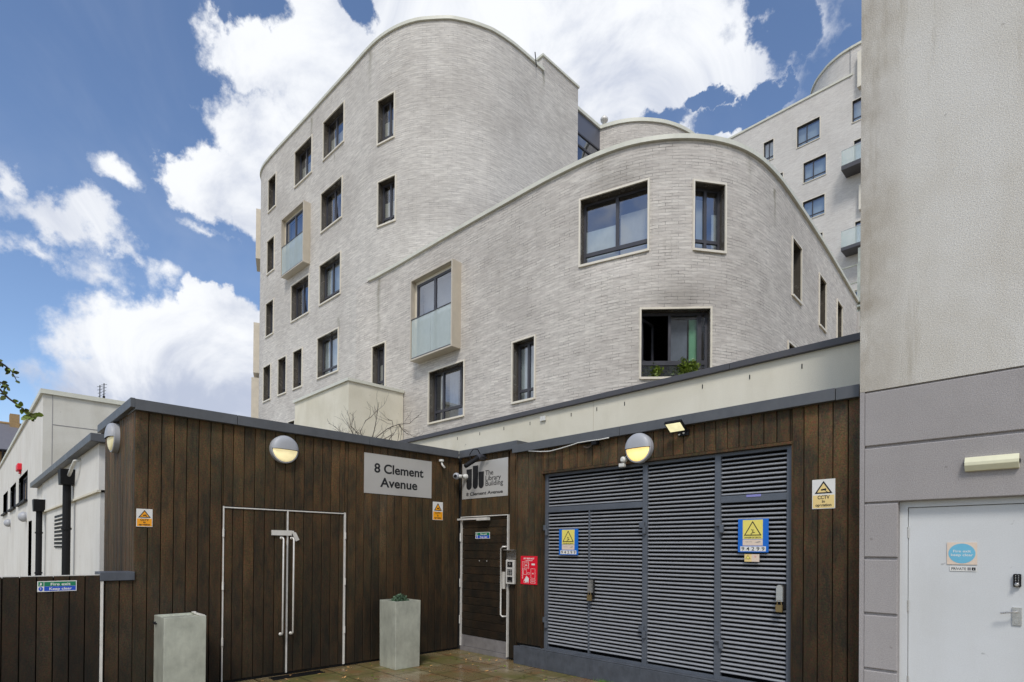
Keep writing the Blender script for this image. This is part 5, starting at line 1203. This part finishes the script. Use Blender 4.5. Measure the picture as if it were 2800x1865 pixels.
k = MB(); k.box(FB, q[0], q[1], 0, .012, q[2], q[3]); k.box(FB, q[0], q[1], .012, .08, q[3]-.012, q[3]); tag(k.build('blank_plate', 'steel', bevel=.003), 'blank steel cover plate directly above the intercom', 'plate')

# ================================================================== planter, bin and ground details
pt_ = thing('metal_planter', 'tall square galvanised planter with a green plant by the double doors', 'planter', (-6.6, 4.33, 0))
def taper(fr0, x0, x1, y0, y1, z1, ins, wall_, open_=True, name='body', parent=None, mat='galv', zin=.06):
    k = MB(); A = [(x0+ins, y0+ins, .0), (x1-ins, y0+ins, 0), (x1-ins, y1-ins, 0), (x0+ins, y1-ins, 0)]; B = [(x0, y0, z1), (x1, y0, z1), (x1, y1, z1), (x0, y1, z1)]
    for i in range(4): k.face([A[i], A[(i+1) % 4], B[(i+1) % 4], B[i]])
    k.face(A[::-1]); w = wall_
    Ci = [(x0+w, y0+w, z1), (x1-w, y0+w, z1), (x1-w, y1-w, z1), (x0+w, y1-w, z1)]; Di = [(x, y, z1-zin) for x, y, _ in Ci]
    for i in range(4): k.face([B[i], B[(i+1) % 4], Ci[(i+1) % 4], Ci[i]]); k.face([Ci[i], Ci[(i+1) % 4], Di[(i+1) % 4], Di[i]])
    k.face(Di); return k.build(name, mat, parent, bevel=.004)
taper(None, -6.81, -6.41, 4.135, 4.53, .90, .006, .02, parent=pt_)
k = MB(); k.face([(-6.79, 4.155, .865), (-6.43, 4.155, .865), (-6.43, 4.51, .865), (-6.79, 4.51, .865)]); k.build('soil', 'soil', pt_)
def leafball(name, c, rx, ry, rz, n, size, mat, seed=1, parent=None):
    r = random.Random(seed); k = MB()
    for i in range(n):
        a = r.uniform(0, 2*math.pi); e = math.asin(r.uniform(0, 1)); rr = r.uniform(.7, 1.05)*(1+.15*math.sin(3*a))
        p = Vector((c[0]+rx*rr*math.cos(e)*math.cos(a), c[1]+ry*rr*math.cos(e)*math.sin(a), c[2]+rz*rr*math.sin(e)))
        d = Vector((r.uniform(-1, 1), r.uniform(-1, 1), r.uniform(-.2, 1))).normalized(); s = d.cross(Vector((r.random(), r.random(), r.random()))).normalized(); L = size*r.uniform(.6, 1.3)
        k.face([p, p+d*L*.5+s*L*.28, p+d*L, p+d*L*.5-s*L*.28], tint=r.random())
    return k.build(name, mat, parent)
tag(leafball('pot_plant', (-6.61, 4.33, .87), .10, .10, .085, 900, .035, 'plantg', 3), 'low mound of small grey green leaves in the square planter', 'plant')
bn = thing('metal_bin', 'tall galvanised metal box bin standing against the boarded wall near the gate', 'bin', (-6.75, 1.7, 0))
taper(None, -7.0, -6.60, 1.515, 1.91, .872, .0, .012, parent=bn, zin=.02)
k = MB(); k.tube([(-6.93, 1.515, .80), (-6.93, 1.495, .80), (-6.88, 1.495, .79), (-6.88, 1.515, .79)], .008, 8); k.build('latch', 'blackp', bn)
k = MB(); k.box(WORLD, -6.99, -6.94, 1.87, 1.905, .874, .884); k.box(WORLD, -6.988, -6.612, 1.885, 1.9, .86, .879); k.build('lid_flap', 'alu', bn)
# drain channel at the foot of the doors
k = MB(); ln = 46
for i in range(ln):
    y = 2.75+i*.014; k.box(WORLD, -7.03, -6.90, y, y+.006, .004, .012)
k.box(WORLD, -7.04, -7.03, 2.74, 3.40, .002, .013); k.box(WORLD, -6.90, -6.89, 2.74, 3.40, .002, .013)
tag(k.build('drain_grate', 'blackp'), 'dark slotted drain grate at the foot of the double doors', 'drain')
k = MB(); r = random.Random(11)
for i in range(210):
    m_ = r.random()
    if m_ < .35: x, y = r.uniform(-7.0, -6.2), r.uniform(2.4, 5.5)
    elif m_ < .7: x, y = r.uniform(-6.9, -3.6), r.uniform(5.0, 5.58)
    else: x, y = r.uniform(-6.8, -3), r.uniform(3.0, 5.6)
    if -6.85 < x < -6.38 and 4.1 < y < 4.56: continue
    a = r.uniform(0, 6.28); L = r.uniform(.012, .032); d = Vector((math.cos(a), math.sin(a), r.uniform(0, .4))); s = Vector((-math.sin(a), math.cos(a), r.uniform(-.2, .3)))
    p = Vector((x, y, .004+r.random()*.004)); k.face([p, p+d*L+s*L*.45, p+d*2*L, p+d*L-s*L*.45], mi=0 if r.random() < .6 else 1)
o_ = k.build('fallen_leaves', ['dead', 'leaf']); o_['kind'] = 'stuff'; tag(o_, 'scattered small fallen leaves on the wet paving', 'leaves')
k = MB(); r = random.Random(12)
gx = uY(yR-.06, 1655, 1862)[0]
for i in range(160):
    x, y = gx+r.gauss(0, .06), yR-.05-abs(r.gauss(0, .03)); h_ = r.uniform(.02, .06); a = r.uniform(0, 6.28); d = Vector((math.cos(a), math.sin(a), 0))
    k.face([(x, y, 0), (x+.004, y, 0), (x+d.x*h_*.5, y+d.y*h_*.5, h_)])
tag(k.build('grass_tuft', 'grass'), 'bright green grass tuft growing against the grey plinth', 'grass')
# plants on the open window sill
fr, w_ = cF.frame(*[s for s in specs if s[5] == 'p'][0][1:3])
c = fr.P(w_*.62, -.30, 5.62); tag(leafball('window_plant', c, .42, .10, .34, 700, .10, 'leaf', 9), 'bushy green house plant behind the lowest open window pane', 'plant')
c = fr.P(w_*.20, -.30, 5.62); tag(leafball('window_plant', c, .24, .08, .30, 320, .09, 'leaf', 10), 'smaller grey green house plant at the left of the open window', 'plant')

# ================================================================== bare shrub behind the store
def grow(k, p, d, L, r, depth, rnd, up=.1):
    pts = [p]; n = 7
    for i in range(n):
        d = (d+Vector((rnd.uniform(-.3, .3), rnd.uniform(-.3, .3), rnd.uniform(-.2, .3)+up*.1))).normalized(); pts.append(pts[-1]+d*L/n)
        if depth > 0 and i > 1 and rnd.random() < .5: grow(k, pts[-1], (d+Vector((rnd.uniform(-1, 1), rnd.uniform(-1, 1), rnd.uniform(-.4, .9)))).normalized(), L*rnd.uniform(.35, .65), r*.6, depth-1, rnd)
    k.tube(pts, r, 5, r*.45, cap=False)
sb = thing('bare_shrub', 'leafless spindly shrub rising behind the timber store roof', 'shrub', (-9.6, 5.6, 0))
k = MB(); r = random.Random(21); b0 = Vector((-10.2, 6.1, 0))
def hk(px, py, X=-10.2): return on(0, X, px, py)
k.tube([b0, b0+Vector((.02, .05, 1.5)), hk(1000, 1220)], .03, 6, .016)
for path in (((1000, 1220), (985, 1180), (1000, 1150), (1015, 1140), (1028, 1125)), ((1000, 1225), (1030, 1195), (1060, 1172), (1090, 1160), (1120, 1158), (1145, 1135)), ((1010, 1215), (1020, 1190), (1025, 1170), (1030, 1140), (1036, 1100)), ((960, 1210), (935, 1185), (915, 1165)), ((1090, 1160), (1100, 1175), (1118, 1190)), ((1062, 1172), (1075, 1165), (1072, 1150), (1060, 1147)), ((975, 1205), (962, 1180), (950, 1155)), ((1005, 1215), (1040, 1205), (1070, 1190)), ((990, 1210), (978, 1185), (960, 1165), (955, 1140))):
    P = [hk(*q) for q in path]; k.tube(P, .011, 5, .004, cap=False)
    for i in range(3):
        grow(k, P[-2-(i % 2)].lerp(P[-1], .3*i), (P[-1]-P[-2]).normalized(), r.uniform(.2, .4), .004, 1, r)
for i in range(14): grow(k, hk(940+i*12, 1222-8*(i % 3)), Vector((r.uniform(-.2, .2), r.uniform(-.5, .6), 1)).normalized(), r.uniform(.22, .5), .005, 1, r)
k.build('branches', 'twig', sb, smooth=True)

# ================================================================== street tree reaching in from the left
tr = thing('street_tree', 'green leafed branches of a tree reaching in from the left edge', 'tree', (-8.4, -1.2, 0))
k = MB(); k.tube([(-8.4, -1.2, 0), (-8.42, -1.18, 1.2), (-8.35, -1.1, 2.4), (-8.3, -1.0, 3.6), (-8.1, -.95, 4.8)], .11, 10, .04)
k.build('trunk', 'twig', tr, smooth=True)
k = MB(); lv = MB(); r = random.Random(4); X0 = -6.6
paths = [((-260, 900), (-120, 950), (0, 990), (18, 1003), (32, 1015), (45, 1040)), ((-260, 980), (-100, 1020), (0, 1065), (22, 1088), (45, 1105), (62, 1118), (78, 1132), (92, 1146)), ((-240, 1000), (-100, 1030), (0, 1045), (12, 1052), (20, 1060)), ((-200, 760), (-120, 800), (-60, 850), (-20, 900))]
for pa in paths:
    P = [on(0, X0, *q) for q in pa]; k.tube([Vector((-8.3, -1.0, 3.6))]+P, .014, 6, .003, cap=False)
    for a, b_ in zip(P[1:], P[2:]):
        for i in range(5):
            p = a.lerp(b_, r.random()); d = Vector((r.uniform(-1, 1), r.uniform(-.6, 1), r.uniform(-1, .4))).normalized(); s = d.cross(Vector((r.random(), r.random(), r.random()-.5))).normalized(); L = r.uniform(.035, .06)
            lv.face([p, p+d*L*.35+s*L*.32, p+d*L*.75+s*L*.24, p+d*L, p+d*L*.75-s*L*.24, p+d*L*.35-s*L*.32], mi=0 if r.random() < .72 else 1)
for i in range(7):
    p = on(0, X0, 84+r.uniform(-10, 14), 1135+r.uniform(-8, 18)); d = Vector((0, r.uniform(-1, 1), r.uniform(-.8, .5))).normalized(); s = Vector((.4, -d.z, d.y)).normalized(); L = .06
    lv.face([p, p+d*L*.35+s*L*.36, p+d*L*.75+s*L*.28, p+d*L, p+d*L*.75-s*L*.28, p+d*L*.35-s*L*.36], mi=1)
for i in range(1500):                      # crown, outside the picture
    a = r.uniform(0, 6.28); e = r.uniform(-1, 1); R = r.uniform(.5, 1.0); p = Vector((-8.1+1.0*R*math.cos(a), -1.25+.85*R*math.sin(a), 5.3+1.0*e*R))
    d = Vector((r.uniform(-1, 1), r.uniform(-1, 1), r.uniform(-1, 1))).normalized(); s = d.cross(Vector((.3, .5, .8))).normalized(); L = .09
    lv.face([p, p+d*L*.5+s*L*.3, p+d*L, p+d*L*.5-s*L*.3])
k.build('branches', 'twig', tr, smooth=True); lv.build('crown', ['leafd', 'leaf'], tr)
